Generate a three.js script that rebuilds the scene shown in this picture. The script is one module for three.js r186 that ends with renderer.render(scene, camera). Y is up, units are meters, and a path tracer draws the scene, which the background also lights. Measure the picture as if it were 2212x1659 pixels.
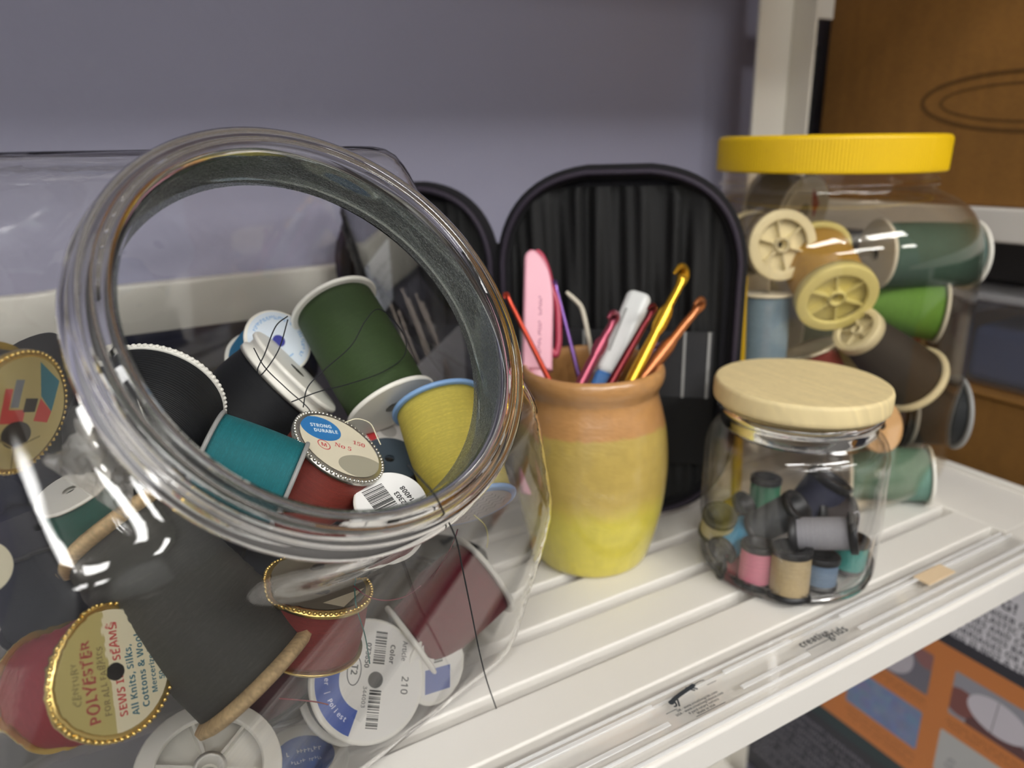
import * as THREE from 'three';
import { mergeGeometries } from 'three/addons/utils/BufferGeometryUtils.js';
import { RoundedBoxGeometry } from 'three/addons/geometries/RoundedBoxGeometry.js';
import { RectAreaLightUniformsLib } from 'three/addons/lights/RectAreaLightUniformsLib.js';

// ---------------------------------------------------------------- camera, light, exposure
const scene = new THREE.Scene();
scene.background = new THREE.Color(0x0b0b0c);
const camera = new THREE.PerspectiveCamera(56.8, 4 / 3, 0.01, 30);
camera.position.set(-0.2005, 0.22, 0.2866);
camera.up.set(0.1736, 0.9497, -0.2606);
camera.lookAt(-0.2005 + 0.4515, 0.22 - 0.312, 0.2866 - 0.836);
camera.focus = 0.235;
camera.userData.fStop = 8;
const renderer = new THREE.WebGLRenderer({ antialias: true });
renderer.toneMapping = THREE.LinearToneMapping;
renderer.toneMappingExposure = 1.0;
renderer.shadowMap.enabled = true;
RectAreaLightUniformsLib.init();
// ceiling panels: [x, z, length, width]
const FIXTURES = [[-1.35, 1.3, 1.2, 0.3], [0.45, 1.6, 1.2, 0.36], [-0.6, 2.9, 1.2, 0.5], [1.4, 3.1, 1.2, 0.5], [-1.8, 3.3, 1.2, 0.5]];
const LAMP = { color: 0xfffefb, intensity: 10.8, glow: 5 };
const BULBS = [[-0.75, 1.5], [-0.35, 1.55], [0.05, 1.6], [0.45, 1.65]];   // small lamps on a track
const CEIL = 1.52, FLOOR = -1.15;

// ---------------------------------------------------------------- helpers
let seed = 20240613;
const rnd = () => { seed = (seed * 1664525 + 1013904223) >>> 0; return seed / 4294967296; };
const V = (a) => new THREE.Vector3(...a);
const used = {};
const numbered = (n) => { const k = used[n] = (used[n] ?? -1) + 1; return k ? `${n}_${String(k).padStart(3, '0')}` : n; };
const shade = (o) => { o.castShadow = true; o.receiveShadow = true; return o; };
function thing(name, label, category, group, parent = scene) {
  const o = new THREE.Group(); o.name = numbered(name); parent.add(o);
  o.userData = { label, category }; if (group) o.userData.group = group;
  return o;
}
function part(name, geo, mat, parent, label) {
  const m = shade(new THREE.Mesh(geo, mat)); m.name = name; parent.add(m);
  if (label) m.userData.label = label;
  return m;
}
function solo(name, geo, mat, label, category, group) {
  const m = shade(new THREE.Mesh(geo, mat)); m.name = numbered(name); scene.add(m);
  m.userData = { label, category }; if (group) m.userData.group = group;
  return m;
}
function struct(name, geo, mat) {
  const m = shade(new THREE.Mesh(geo, mat)); m.name = name; scene.add(m); m.userData = { kind: 'structure' };
  return m;
}
const box = (x0, x1, y0, y1, z0, z1, r = 0) => {
  const w = x1 - x0, h = y1 - y0, d = z1 - z0;
  const g = r ? new RoundedBoxGeometry(w, h, d, 2, Math.min(r, w / 2.01, h / 2.01, d / 2.01)) : new THREE.BoxGeometry(w, h, d);
  return g.translate((x0 + x1) / 2, (y0 + y1) / 2, (z0 + z1) / 2);
};
const lathe = (pts, seg = 48) => new THREE.LatheGeometry(pts.map((p) => new THREE.Vector2(p[0], p[1])), seg);
// swept tube with a radius at every point
function sweep(pts, radii, seg = 12, up) {
  const n = pts.length, pos = [], nor = [], uv = [], idx = [];
  let side = null, len = 0;
  for (let i = 0; i < n; i++) {
    const t = pts[Math.min(i + 1, n - 1)].clone().sub(pts[Math.max(i - 1, 0)]).normalize();
    if (!side) { side = (up ?? (Math.abs(t.y) < 0.9 ? V([0, 1, 0]) : V([1, 0, 0]))).clone().cross(t).normalize(); }
    side.addScaledVector(t, -side.dot(t)).normalize();
    const b = t.clone().cross(side);
    if (i) len += pts[i].distanceTo(pts[i - 1]);
    for (let j = 0; j <= seg; j++) {
      const a = j / seg * Math.PI * 2, d = side.clone().multiplyScalar(Math.cos(a)).addScaledVector(b, Math.sin(a));
      const p = pts[i].clone().addScaledVector(d, radii[i]);
      pos.push(p.x, p.y, p.z); nor.push(d.x, d.y, d.z); uv.push(j / seg, len);
    }
  }
  for (let i = 0; i < n - 1; i++) for (let j = 0; j < seg; j++) {
    const a = i * (seg + 1) + j, c = a + seg + 1;
    idx.push(a, a + 1, c, a + 1, c + 1, c);
  }
  for (const [i, s] of [[0, 1], [n - 1, -1]]) {
    const c = pos.length / 3, t = pts[Math.min(i + 1, n - 1)].clone().sub(pts[Math.max(i - 1, 0)]).normalize().multiplyScalar(-s);
    pos.push(pts[i].x, pts[i].y, pts[i].z); nor.push(t.x, t.y, t.z); uv.push(0.5, 0);
    for (let j = 0; j < seg; j++) { const a = i * (seg + 1) + j; s > 0 ? idx.push(c, a + 1, a) : idx.push(c, a, a + 1); }
  }
  const g = new THREE.BufferGeometry();
  g.setAttribute('position', new THREE.Float32BufferAttribute(pos, 3));
  g.setAttribute('normal', new THREE.Float32BufferAttribute(nor, 3));
  g.setAttribute('uv', new THREE.Float32BufferAttribute(uv, 2));
  g.setIndex(idx);
  return g;
}
const curve = (pts, n = 40) => new THREE.CatmullRomCurve3(pts.map((p) => p.isVector3 ? p : V(p))).getPoints(n);
const merged = (list) => mergeGeometries(list.map((g) => (g.index ? g.toNonIndexed() : g)));

// ---------------------------------------------------------------- textures
function canv(w, h, draw) {
  const c = document.createElement('canvas'); c.width = w; c.height = h;
  draw(c.getContext('2d'), w, h);
  const t = new THREE.CanvasTexture(c); t.colorSpace = THREE.SRGBColorSpace; t.anisotropy = 8;
  return t;
}
// a line of print too small to read: letter sized strokes
function scrib(g, x, y, w, h) {
  for (let k = x; k < x + w;) { const b = h * (0.35 + 0.3 * rnd()); if (rnd() > 0.17) { g.fillRect(k, y - h * (0.65 + 0.35 * rnd()), b * 0.32, h * 0.7); g.fillRect(k, y - h * (rnd() < 0.5 ? 0.2 : 0.72), b * 0.85, h * 0.18); } k += b * 1.15; }
}
function noiseTex(size, fn, srgb) {
  const d = new Uint8Array(size * size * 4);
  for (let y = 0; y < size; y++) for (let x = 0; x < size; x++) {
    const v = fn(x, y), k = (y * size + x) * 4;
    const a = Array.isArray(v) ? v : [v, v, v];
    for (let c = 0; c < 3; c++) d[k + c] = Math.max(0, Math.min(255, a[c]));
    d[k + 3] = 255;
  }
  const t = new THREE.DataTexture(d, size, size);
  t.wrapS = t.wrapT = THREE.RepeatWrapping; t.magFilter = THREE.LinearFilter; t.minFilter = THREE.LinearMipmapLinearFilter; t.generateMipmaps = true;
  if (srgb) t.colorSpace = THREE.SRGBColorSpace;
  t.needsUpdate = true;
  return t;
}
const grid = (n) => Array.from({ length: n * n }, rnd);
function vnoise(g, n, x, y) {          // tiling value noise
  const xi = Math.floor(x), yi = Math.floor(y), fx = x - xi, fy = y - yi;
  const s = (t) => t * t * (3 - 2 * t), q = (a, b) => g[((b % n) + n) % n * n + ((a % n) + n) % n];
  const u = s(fx), v = s(fy);
  return (q(xi, yi) * (1 - u) + q(xi + 1, yi) * u) * (1 - v) + (q(xi, yi + 1) * (1 - u) + q(xi + 1, yi + 1) * u) * v;
}
const G16 = grid(16), G64 = grid(64), G128 = grid(128);
// wound thread: fine turns along v, each with its own tone, slightly wandering
const turns = Array.from({ length: 96 }, rnd);
const windBump = noiseTex(512, (x, y) => {
  const yy = y + 6 * (vnoise(G16, 16, x / 32, y / 32) - 0.5), k = yy * 96 / 512, fr = k - Math.floor(k);
  return 60 + 150 * Math.sin(Math.PI * fr) ** 0.7 + 45 * turns[((Math.floor(k) % 96) + 96) % 96] - 20 * rnd();
});
const windMap = noiseTex(512, (x, y) => {
  const yy = y + 6 * (vnoise(G16, 16, x / 32, y / 32) - 0.5), k = yy * 96 / 512, fr = k - Math.floor(k);
  return 165 + 62 * Math.sin(Math.PI * fr) ** 0.6 + 28 * turns[((Math.floor(k) % 96) + 96) % 96] * vnoise(G64, 64, x / 8, y / 8);
}, true);
const woodTex = noiseTex(512, (x, y) => {
  const g = vnoise(G128, 128, x / 4, y / 40) * 0.55 + vnoise(G64, 64, x / 8, y / 128) * 0.45, f = vnoise(G128, 128, x * 0.25, y * 0.02 + 5);
  const k = 0.8 + 0.2 * g + 0.06 * (f - 0.5);
  return [255 * k, 250 * k, 240 * k];
}, true);
const softWood = noiseTex(256, (x, y) => { const k = 0.93 + 0.05 * vnoise(G64, 64, x / 4, y / 32) + 0.03 * vnoise(G64, 64, x / 4, y / 4); return [255 * k, 252 * k, 246 * k]; }, true);
const fineBump = noiseTex(256, () => 128 + 90 * (rnd() - 0.5));
const paintBump = noiseTex(512, (x, y) => 110 + 60 * vnoise(G128, 128, x / 4, y / 4) + 50 * vnoise(G64, 64, x / 8, y / 8));
const clothBump = noiseTex(256, (x, y) => 128 + 60 * Math.sin(x * Math.PI / 4) * Math.sin(y * Math.PI / 4) + 40 * (rnd() - 0.5));
const cardMap = noiseTex(512, (x, y) => {
  const k = 0.9 + 0.07 * vnoise(G64, 64, x / 8, y / 64) + 0.06 * vnoise(G128, 128, x / 4, y / 4);
  return [255 * k, 252 * k, 248 * k];
}, true);
const rep = (t, u, v) => { const c = t.clone(); c.repeat.set(u, v); c.needsUpdate = true; return c; };

// ---------------------------------------------------------------- materials
const std = (o) => new THREE.MeshStandardMaterial(o);
const phy = (o) => new THREE.MeshPhysicalMaterial(o);
const M = {
  wall: std({ color: 0x9796aa, roughness: 0.62, bumpMap: rep(paintBump, 14, 8), bumpScale: 0.0006 }),
  roomWall: std({ color: 0xbdbdbf, roughness: 0.9 }),
  farWall: std({ color: 0x77767a, roughness: 0.9 }),
  ceiling: std({ color: 0xdedbd4, roughness: 0.95 }),
  floor: std({ color: 0x4b4845, roughness: 0.7 }),
  trim: std({ color: 0xdcd8cc, roughness: 0.55 }),
  shelf: std({ color: 0xe6e2db, roughness: 0.42, bumpMap: rep(fineBump, 6, 6), bumpScale: 0.00005 }),
  post: std({ color: 0xd8d3c8, roughness: 0.5 }),
  hole: std({ color: 0x111111, roughness: 0.9 }),
  glass: phy({ color: 0xffffff, transmission: 1, roughness: 0, thickness: 0, ior: 1.5 }),
  glassSolid: phy({ color: 0xffffff, transmission: 1, roughness: 0.02, thickness: 0.01, ior: 1.5 }),
  plasticClear: phy({ color: 0xfdfaf4, transmission: 1, roughness: 0, thickness: 0, ior: 1.48 }),
  white: std({ color: 0xf1eee4, roughness: 0.4 }),
  cream: std({ color: 0xf0e8c8, roughness: 0.42 }),
  lemon: std({ color: 0xece39a, roughness: 0.42 }),
  skyPlastic: std({ color: 0x8db4e4, roughness: 0.38 }),
  greyPlastic: std({ color: 0x9a9a98, roughness: 0.4 }),
  blackPlastic: std({ color: 0x1b1b1d, roughness: 0.42 }),
  yellowPlastic: std({ color: 0xf2c714, roughness: 0.4 }),
  wood: std({ color: 0xe3c79b, roughness: 0.7, map: rep(woodTex, 2, 1) }),
  lidWood: std({ color: 0xeedcab, roughness: 0.62, map: softWood }),
  silver: std({ color: 0xcfccc2, roughness: 0.28, metalness: 0.9 }),
  gold: std({ color: 0xe2c476, roughness: 0.25, metalness: 0.9 }),
  inner: std({ color: 0x5a554c, roughness: 0.8 }),
  card: std({ color: 0x93682e, roughness: 0.85, map: rep(cardMap, 2, 2) }),
  black: std({ color: 0x0d0d0f, roughness: 0.9 }),
  lining: phy({ color: 0x0c0c0d, roughness: 0.6, sheen: 0.25, sheenRoughness: 0.5, bumpMap: rep(clothBump, 12, 14), bumpScale: 0.0002 }),
  caseShell: std({ color: 0x15131a, roughness: 0.8, bumpMap: rep(clothBump, 10, 10), bumpScale: 0.0004 }),
  zipper: std({ color: 0x2a2230, roughness: 0.7 }),
  pocket: phy({ color: 0x6a6b70, transmission: 0.8, roughness: 0.35, thickness: 0 }),
};
const threadMats = {};
function thread(hex) {
  return threadMats[hex] ??= phy({ color: hex, roughness: 0.62, map: windMap, bumpMap: windBump, bumpScale: 0.00022, sheen: 0.35, sheenRoughness: 0.45, sheenColor: new THREE.Color(hex) });
}
const strandMats = {};
const strandMat = (hex) => strandMats[hex] ??= std({ color: hex, roughness: 0.8 });

// ---------------------------------------------------------------- the room
struct('wall_back', box(-2.6, 2.6, FLOOR, CEIL, -0.26, -0.2), M.wall);
struct('wall_left', box(-2.66, -2.6, FLOOR, CEIL, -0.2, 4.2), M.roomWall);
struct('wall_right', box(2.6, 2.66, FLOOR, CEIL, -0.2, 4.2), M.roomWall);
struct('wall_front', box(-2.66, 2.66, FLOOR, CEIL, 4.2, 4.26), M.farWall);
struct('floor', box(-2.66, 2.66, FLOOR - 0.06, FLOOR, -0.26, 4.26), M.floor);
struct('ceiling', box(-2.66, 2.66, CEIL, CEIL + 0.06, -0.26, 4.26), M.ceiling);
struct('trim_1', box(-1.6, 0.02, 0.1155, 0.1505, -0.2, -0.188, 0.002), M.trim);
{
  const glow = std({ color: 0xffffff, emissive: LAMP.color, emissiveIntensity: LAMP.glow, roughness: 0.6 });
  FIXTURES.forEach(([x, z, l, w], i) => {
    const t = thing('ceiling_light', 'white linear ceiling light of the room, out of the picture', 'light', 'ceiling lights');
    t.position.set(x, CEIL, z);
    part('housing', box(-l / 2 - 0.02, l / 2 + 0.02, -0.03, 0, -w / 2 - 0.02, w / 2 + 0.02, 0.004), M.post, t);
    part('diffuser', box(-l / 2, l / 2, -0.036, -0.028, -w / 2, w / 2), glow, t);
    const r = new THREE.RectAreaLight(LAMP.color, LAMP.intensity, l, w);
    r.position.set(0, -0.042, 0); r.rotation.x = -Math.PI / 2; t.add(r);
  });
}

{
  const t = thing('track_light', 'ceiling track with small round lamps, out of the picture', 'light');
  part('track', box(-1.0, 0.7, CEIL - 0.03, CEIL, 1.56, 1.6, 0.004), M.post, t);
  const bulbMat = std({ color: 0xffffff, emissive: LAMP.color, emissiveIntensity: 40 });
  for (const [x, z] of BULBS) {
    const b = part('bulb', new THREE.SphereGeometry(0.03, 16, 12).translate(x, CEIL - 0.12, z), bulbMat, t);
    part('stem', box(x - 0.008, x + 0.008, CEIL - 0.092, CEIL - 0.02, z - 0.008, z + 0.008), M.post, t);
    const l = new THREE.PointLight(LAMP.color, 0.4); l.position.set(x, CEIL - 0.12, z); l.castShadow = true; l.shadow.radius = 1.5; t.add(l);
  }
}

// ---------------------------------------------------------------- the white shelving unit
const FRONT = 0.1277, BACK = -0.165, RIGHT = 0.288, LEFT = -0.85, SLOT = 0.0068, PITCH = 0.0297;
function shelfBoard(y, parent) {
  const b = new THREE.Group(); b.name = 'shelf_board'; b.position.y = y; parent.add(b);
  const end = 0.2255, T = 0.011;
  part('front_rail', box(LEFT, RIGHT, -0.0165, 0, 0.1005, FRONT, 0.0016), M.shelf, b);
  part('end_plate', box(end, RIGHT - 0.004, -T, 0, BACK, 0.1005 + 0.001, 0.0012), M.shelf, b);
  part('end_lip', box(RIGHT - 0.005, RIGHT, -0.0165, 0.0036, BACK, FRONT - 0.0004, 0.0015), M.shelf, b);
  part('back_rail', box(LEFT, RIGHT, -0.0165, 0.004, BACK - 0.006, BACK, 0.0015), M.shelf, b);
  let z1 = 0.1005 - SLOT;
  while (z1 > BACK + 0.004) {
    const z0 = Math.max(BACK, z1 - (PITCH - SLOT));
    part('slat', box(LEFT, end + 0.0005, -T, 0, z0, z1, 0.0014), M.shelf, b);
    z1 -= PITCH;
  }
  for (const x of [LEFT + 0.1, -0.45, -0.15, 0.12]) part('cross_bar', box(x, x + 0.02, -0.0225, -0.0112, BACK, 0.1), M.shelf, b);
  return b;
}
{
  const unit = thing('shelving_unit', 'white slatted shelving unit holding the jars and the pot', 'shelf');
  shelfBoard(0, unit);
  shelfBoard(0.465, unit);
  shelfBoard(-0.43, unit);
  // right back post: an L of folded sheet
  const post = (x0, x1, z0, z1, xf) => {
    const g = merged([box(x0, x1, FLOOR, 1.1, z0 - 0.003, z0, 0.0008), box(xf, xf + 0.003, FLOOR, 1.1, z0 - 0.003, z1, 0.0008)]);
    return part('post', g, M.post, unit);
  };
  post(0.2615, 0.3005, -0.1505, -0.1285, 0.2975);
  post(LEFT - 0.002, LEFT + 0.037, -0.1505, -0.1285, LEFT - 0.005);
  part('bracket', box(0.3005, 0.3425, 0.3145, 0.338, -0.152, -0.149, 0.0006), M.post, unit);
  const bolt = part('bolt', lathe([[0, 0.0015], [0.004, 0.0015], [0.0045, 0]], 16).rotateX(Math.PI / 2), M.hole, unit);
  bolt.position.set(0.274, 0.336, -0.1503);
}

// ---------------------------------------------------------------- neighbouring unit with cartons (right)
{
  const unit = thing('side_shelf', 'white shelf rail behind the yellow lidded jar, carrying a carton', 'shelf');
  part('board', box(0.352, 0.85, 0.1475, 0.1715, -0.19, 0.75, 0.002), M.shelf, unit);
  const low = thing('side_shelf', 'lower white side shelf under the second carton', 'shelf');
  part('board', box(0.372, 0.85, -0.245, -0.222, -0.19, 0.75, 0.002), M.shelf, low);
  const c1 = thing('cardboard_box', 'large brown cardboard carton with a faint printed oval, on the side shelf', 'box');
  part('carton', box(0.36, 0.8, 0.1715, 0.62, -0.1665, 0.5, 0.003), M.card, c1);
  const ink = canv(512, 256, (g, w, h) => {
    g.clearRect(0, 0, w, h); g.strokeStyle = 'rgba(92,62,24,0.5)'; g.lineWidth = 10;
    g.beginPath(); g.ellipse(256, 110, 236, 62, 0.05, 0, 7); g.stroke();
    g.lineWidth = 6; g.beginPath(); g.ellipse(262, 112, 196, 40, 0.05, 0, 7); g.stroke();
    g.lineWidth = 12; g.beginPath(); g.moveTo(330, 120); g.bezierCurveTo(300, 200, 360, 240, 380, 170); g.stroke();
  });
  const p = part('print', new THREE.PlaneGeometry(0.16, 0.08).rotateY(-Math.PI / 2), std({ map: ink, transparent: true, roughness: 0.85 }), c1, 'faint brown oval print');
  p.position.set(0.3596, 0.237, 0.0);
  const c2 = thing('cardboard_box', 'lower brown carton behind the end of the shelf', 'box');
  part('carton', box(0.375, 0.78, -0.222, 0.0265, -0.17, 0.45, 0.003), M.card, c2);
  part('flap', box(0.372, 0.6, 0.0265, 0.0295, -0.168, 0.448, 0.001), M.card, c2);
  const clear = thing('plastic_box', 'clear plastic box with a blue bundle inside, on the lower carton', 'box');
  part('tub', box(0.385, 0.6, 0.03, 0.098, -0.05, 0.2, 0.006), phy({ color: 0xf2f0ee, transmission: 0.92, roughness: 0.18, thickness: 0 }), clear);
  part('lid', box(0.382, 0.603, 0.098, 0.105, -0.053, 0.203, 0.003), phy({ color: 0xd8d8da, transmission: 0.4, roughness: 0.5, thickness: 0 }), clear);
  solo('fabric_bundle', box(0.395, 0.5, 0.031, 0.076, -0.028, 0.03, 0.008), std({ color: 0x44527c, roughness: 0.9, bumpMap: clothBump, bumpScale: 0.001 }), 'folded blue cloth inside the clear plastic box', 'fabric');
  solo('paper_card', box(0.395, 0.5, 0.031, 0.088, 0.04, 0.12, 0.002), std({ color: 0xd9d4c8, roughness: 0.8 }), 'off white cards standing in the clear plastic box', 'card');
  solo('dark_bin', box(0.335, 0.357, 0.172, 0.3, -0.198, -0.1695, 0.004), M.black, 'black bin edge between the post and the large carton', 'bin');
  solo('storage_case', box(0.42, 0.8, 0.108, 0.144, -0.1, 0.4, 0.004), std({ color: 0x4a4847, roughness: 0.7 }), 'dark grey case pushed under the side shelf rail', 'case');
}

// ---------------------------------------------------------------- printed craft package below the shelf
{
  const t = thing('craft_package', 'black and orange printed craft package standing under the shelf', 'package');
  const Z0 = -0.19, Z1 = 0.27, Y0 = -0.4185, Y1 = -0.03;
  part('carton', box(0.3005, 0.355, Y0, Y1, Z0, Z1, 0.002), M.black, t);
  const W = 2048, S = W / (Z1 - Z0), Hh = Math.round((Y1 - Y0) * S);
  const X = (z) => (z - Z0) * S, Y = (y) => (Y1 - y) * S;
  const tex = canv(W, Hh, (g) => {
    g.fillStyle = '#2b2b33'; g.fillRect(0, 0, W, Hh);
    g.fillStyle = '#d4d2d6'; g.fillRect(X(0.005), 0, X(0.16) - X(0.005), Y(-0.137));
    g.fillStyle = '#44424a'; g.font = 'bold 50px sans-serif';
    g.fillText('WARNING!', X(0.028), Y(-0.095));
    g.font = '600 31px sans-serif';
    ['TO AVOID DANGER OF SUFFOCATION', 'KEEP THIS PLASTIC BAG AWAY', 'FROM BABIES AND CHILDREN.', 'DO NOT USE THIS BAG IN CRIBS,', 'BEDS, CARRIAGES OR PLAYPENS.', 'THIS BAG IS NOT A TOY'].forEach((s, i) => g.fillText(s, X(0.024) + (i % 2) * 14, Y(-0.1035) + i * 30));
    g.fillStyle = '#c8793a'; g.fillRect(X(-0.19), Y(-0.147), X(0.16) - X(-0.19), Y(-0.281) - Y(-0.147));
    const pic = (z0, z1, y0, y1, fill, draw) => { g.save(); g.beginPath(); g.roundRect(X(z0), Y(y0), X(z1) - X(z0), Y(y1) - Y(y0), 8); g.clip(); g.fillStyle = fill; g.fillRect(X(z0), Y(y0), 600, 600); draw(X(z0), Y(y0), X(z1) - X(z0), Y(y1) - Y(y0)); g.restore(); };
    pic(-0.026, 0.0385, -0.162, -0.2005, '#6f6c76', (x, y, w, h) => { g.fillStyle = '#b9b3ba'; g.beginPath(); g.ellipse(x + w * 0.45, y + h * 0.45, w * 0.33, h * 0.5, 0.3, 0, 7); g.fill(); g.fillStyle = '#8a5f5c'; g.beginPath(); g.ellipse(x + w * 0.92, y + h * 0.15, w * 0.16, h * 0.25, 0.3, 0, 7); g.fill(); });
    pic(0.0555, 0.12, -0.1635, -0.203, '#93929a', (x, y, w, h) => { g.fillStyle = '#7d4a44'; g.beginPath(); g.ellipse(x + w * 0.12, y + h * 0.62, w * 0.2, h * 0.3, 0, 0, 7); g.fill(); g.fillStyle = '#5e3a3a'; g.beginPath(); g.ellipse(x + w * 0.55, y + h * 0.95, w * 0.35, h * 0.3, 0, 0, 7); g.fill(); g.fillStyle = '#c9c3ca'; g.beginPath(); g.ellipse(x + w * 0.52, y + h * 0.5, w * 0.34, h * 0.36, 0.1, 0, 7); g.fill(); g.strokeStyle = '#77737a'; g.lineWidth = 3; g.beginPath(); g.moveTo(x + w * 0.5, y + h * 0.15); g.lineTo(x + w * 0.48, y + h * 0.85); g.stroke(); });
    pic(-0.028, 0.0375, -0.218, -0.256, '#7484ad', (x, y, w, h) => { for (let i = 0; i < 260; i++) { g.fillStyle = `rgba(${100 + rnd() * 40},${112 + rnd() * 40},${145 + rnd() * 35},0.22)`; g.beginPath(); g.arc(x + rnd() * w, y + rnd() * h, 8 + rnd() * 18, 0, 7); g.fill(); } });
    pic(0.053, 0.12, -0.2205, -0.2615, '#b5b5b2', (x, y, w, h) => { g.strokeStyle = '#8d8a8c'; g.lineWidth = 3; g.font = 'italic 60px serif'; g.strokeText('S', x + w * 0.1, y + h * 0.75); g.strokeText('T', x + w * 0.38, y + h * 0.8); g.strokeText('A', x + w * 0.62, y + h * 0.8); });
    g.fillStyle = '#8a5426'; g.font = '19px sans-serif';
    for (const [z, y, n] of [[-0.024, -0.2045, 2], [0.056, -0.2075, 2], [-0.026, -0.2605, 3], [0.054, -0.266, 2]]) for (let i = 0; i < n; i++) scrib(g, X(z), Y(y) + 14 + i * 20, 280, 14);
    g.fillStyle = '#26383b'; g.fillRect(X(-0.19), Y(-0.281), X(0.16) - X(-0.19), 60);
    g.fillStyle = '#b7b5bd'; g.font = 'bold 44px sans-serif'; g.fillText('INSTRUCTIONS', X(-0.14), Y(-0.2975));
    g.fillStyle = '#8b8994'; g.font = '600 27px sans-serif';
    for (let i = 0; i < 11; i++) scrib(g, X(-0.17) + (i % 3) * 10, Y(-0.31) + i * 38, 1000, 22);
  });
  const f = part('printed_face', new THREE.PlaneGeometry(Z1 - Z0 - 0.002, Y1 - Y0 - 0.002).rotateY(-Math.PI / 2), std({ map: tex, roughness: 0.45 }), t, 'orange and black printed front with pictures and a warning');
  f.position.set(0.3, (Y0 + Y1) / 2, (Z0 + Z1) / 2);
}

// ---------------------------------------------------------------- clear acrylic rulers along the front edge
{
  const acrylic = phy({ color: 0xffffff, transmission: 1, roughness: 0.08, thickness: 0, ior: 1.49 });
  const grip = phy({ color: 0xffffff, transmission: 0.6, roughness: 0.3, thickness: 0, ior: 1.49 });
  const inkMat = (draw, w, h) => std({ map: canv(w, h, (g, a, b) => { g.clearRect(0, 0, a, b); draw(g, a, b); }), transparent: true, roughness: 0.6 });
  const flat = (w, h) => new THREE.PlaneGeometry(w, h).rotateX(-Math.PI / 2);
  const logo = inkMat((g, w, h) => {
    g.fillStyle = '#2b3036'; g.font = 'bold 104px sans-serif'; g.fillText('creative', 10, 112);
    g.font = 'bold 120px sans-serif'; g.fillText('grids', 330, 165);
    g.fillRect(10, 150, 330, 7);
  }, 700, 210);
  const animal = inkMat((g, w, h) => {
    g.strokeStyle = g.fillStyle = '#2f353c'; g.lineCap = 'round';
    g.lineWidth = 42; g.beginPath(); g.moveTo(150, 92); g.bezierCurveTo(240, 60, 330, 60, 430, 40); g.stroke();
    g.lineWidth = 16; for (const [x, a, b] of [[160, 150, 150], [200, 95, 165], [400, 70, 30], [430, 45, 60], [150, 92, 110]]) { g.beginPath(); g.moveTo(x, 90); g.quadraticCurveTo(x - 10, a + 20, x - 40, b); g.stroke(); }
    g.lineWidth = 9; g.beginPath(); g.moveTo(430, 40); g.quadraticCurveTo(520, 20, 560, 40); g.stroke();
    g.beginPath(); g.arc(128, 100, 26, 0, 7); g.fill();
    g.fillRect(0, 178, 120, 6); g.fillRect(540, 96, 110, 6); g.fillRect(200, 330, 330, 6);
    g.font = '600 34px sans-serif'; g.fillText('UK - www.creativegrids.com', 100, 215); g.fillText('USA - www.creativegridsusa.com', 60, 250); g.fillText('6 yard rotary cutters', 170, 285); g.fillText('Made in USA', 230, 320);
  }, 700, 350);
  const ruler = (y, z0, z1, x1, label, marks) => {
    const t = thing('quilting_ruler', label, 'ruler', 'clear rulers along the shelf front');
    part('blade', box(-0.62, x1, y, y + 0.0016, z0, z1, 0.0004), acrylic, t);
    for (const z of [z0, z1]) part('edge', box(-0.62, x1, y + 0.0001, y + 0.0017, z - 0.00025, z + 0.00025), grip, t);
    const zm = (z0 + z1) / 2, q = y + 0.0016;
    let a = -0.6;
    if (marks.length) for (const [b, c] of [...marks, [x1 - 0.004, x1]]) {
      for (const z of [zm - 0.0052, zm + 0.0052]) part('grip_strip', box(a, b, q, q + 0.0006, z - 0.0011, z + 0.0011, 0.0004), grip, t);
      a = c;
    }
    return [t, q];
  };
  ruler(0.0003, 0.1055, 0.1257, 0.222, 'lower clear ruler, its edge nearest the shelf front', []);
  const [t, q] = ruler(0.0021, 0.1032, 0.1215, 0.2155, 'upper clear ruler carrying the black printed logos', [[-0.043, -0.004], [0.037, 0.071]]);
  const l = part('print', flat(0.033, 0.0099), logo, t, 'black printed brand lettering'); l.position.set(0.0535, q + 0.0003, 0.1133);
  const p = part('print', flat(0.033, 0.0165), animal, t, 'black leaping cat mark over small lines of print'); p.position.set(-0.0245, q + 0.0003, 0.1128);
  const tape = part('tape', box(0.131, 0.1535, q, q + 0.0007, 0.105, 0.1135), std({ color: 0xdcc3a0, roughness: 0.7 }), t, 'small patch of peach coloured tape');
}

// ---------------------------------------------------------------- spools
const labelDisc = (r) => new THREE.CircleGeometry(r, 40).rotateX(Math.PI / 2);
const round = (r, y0, y1, e, hole = 0) => [[hole, y0], [r - e, y0], [r - e * 0.3, y0 + e * 0.3], [r, y0 + e], [r, y1 - e], [r - e * 0.3, y1 - e * 0.3], [r - e, y1], [hole, y1]];
function threadGeo(r0, r1, L, t0, t1, bulge = 0.03) {
  const pts = [[Math.min(r0, r1) * 0.75, t0]];
  for (let i = 0; i <= 18; i++) { const k = i / 18; pts.push([(r0 + (r1 - r0) * k) * (1 + bulge * Math.sin(Math.PI * k)), t0 + (L - t0 - t1) * k]); }
  pts.push([Math.min(r0, r1) * 0.75, L - t1]);
  const g = lathe(pts, 56), uv = g.attributes.uv, pos = g.attributes.position;
  for (let i = 0; i < uv.count; i++) uv.setXY(i, uv.getX(i) * 2, pos.getY(i) / 0.026);
  return g;
}
function beads(r, y, n, s) {
  const b = new THREE.SphereGeometry(s, 6, 4), list = [];
  for (let i = 0; i < n; i++) { const a = i / n * Math.PI * 2; list.push(b.clone().translate(Math.cos(a) * r, y, Math.sin(a) * r)); }
  return merged(list);
}
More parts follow.
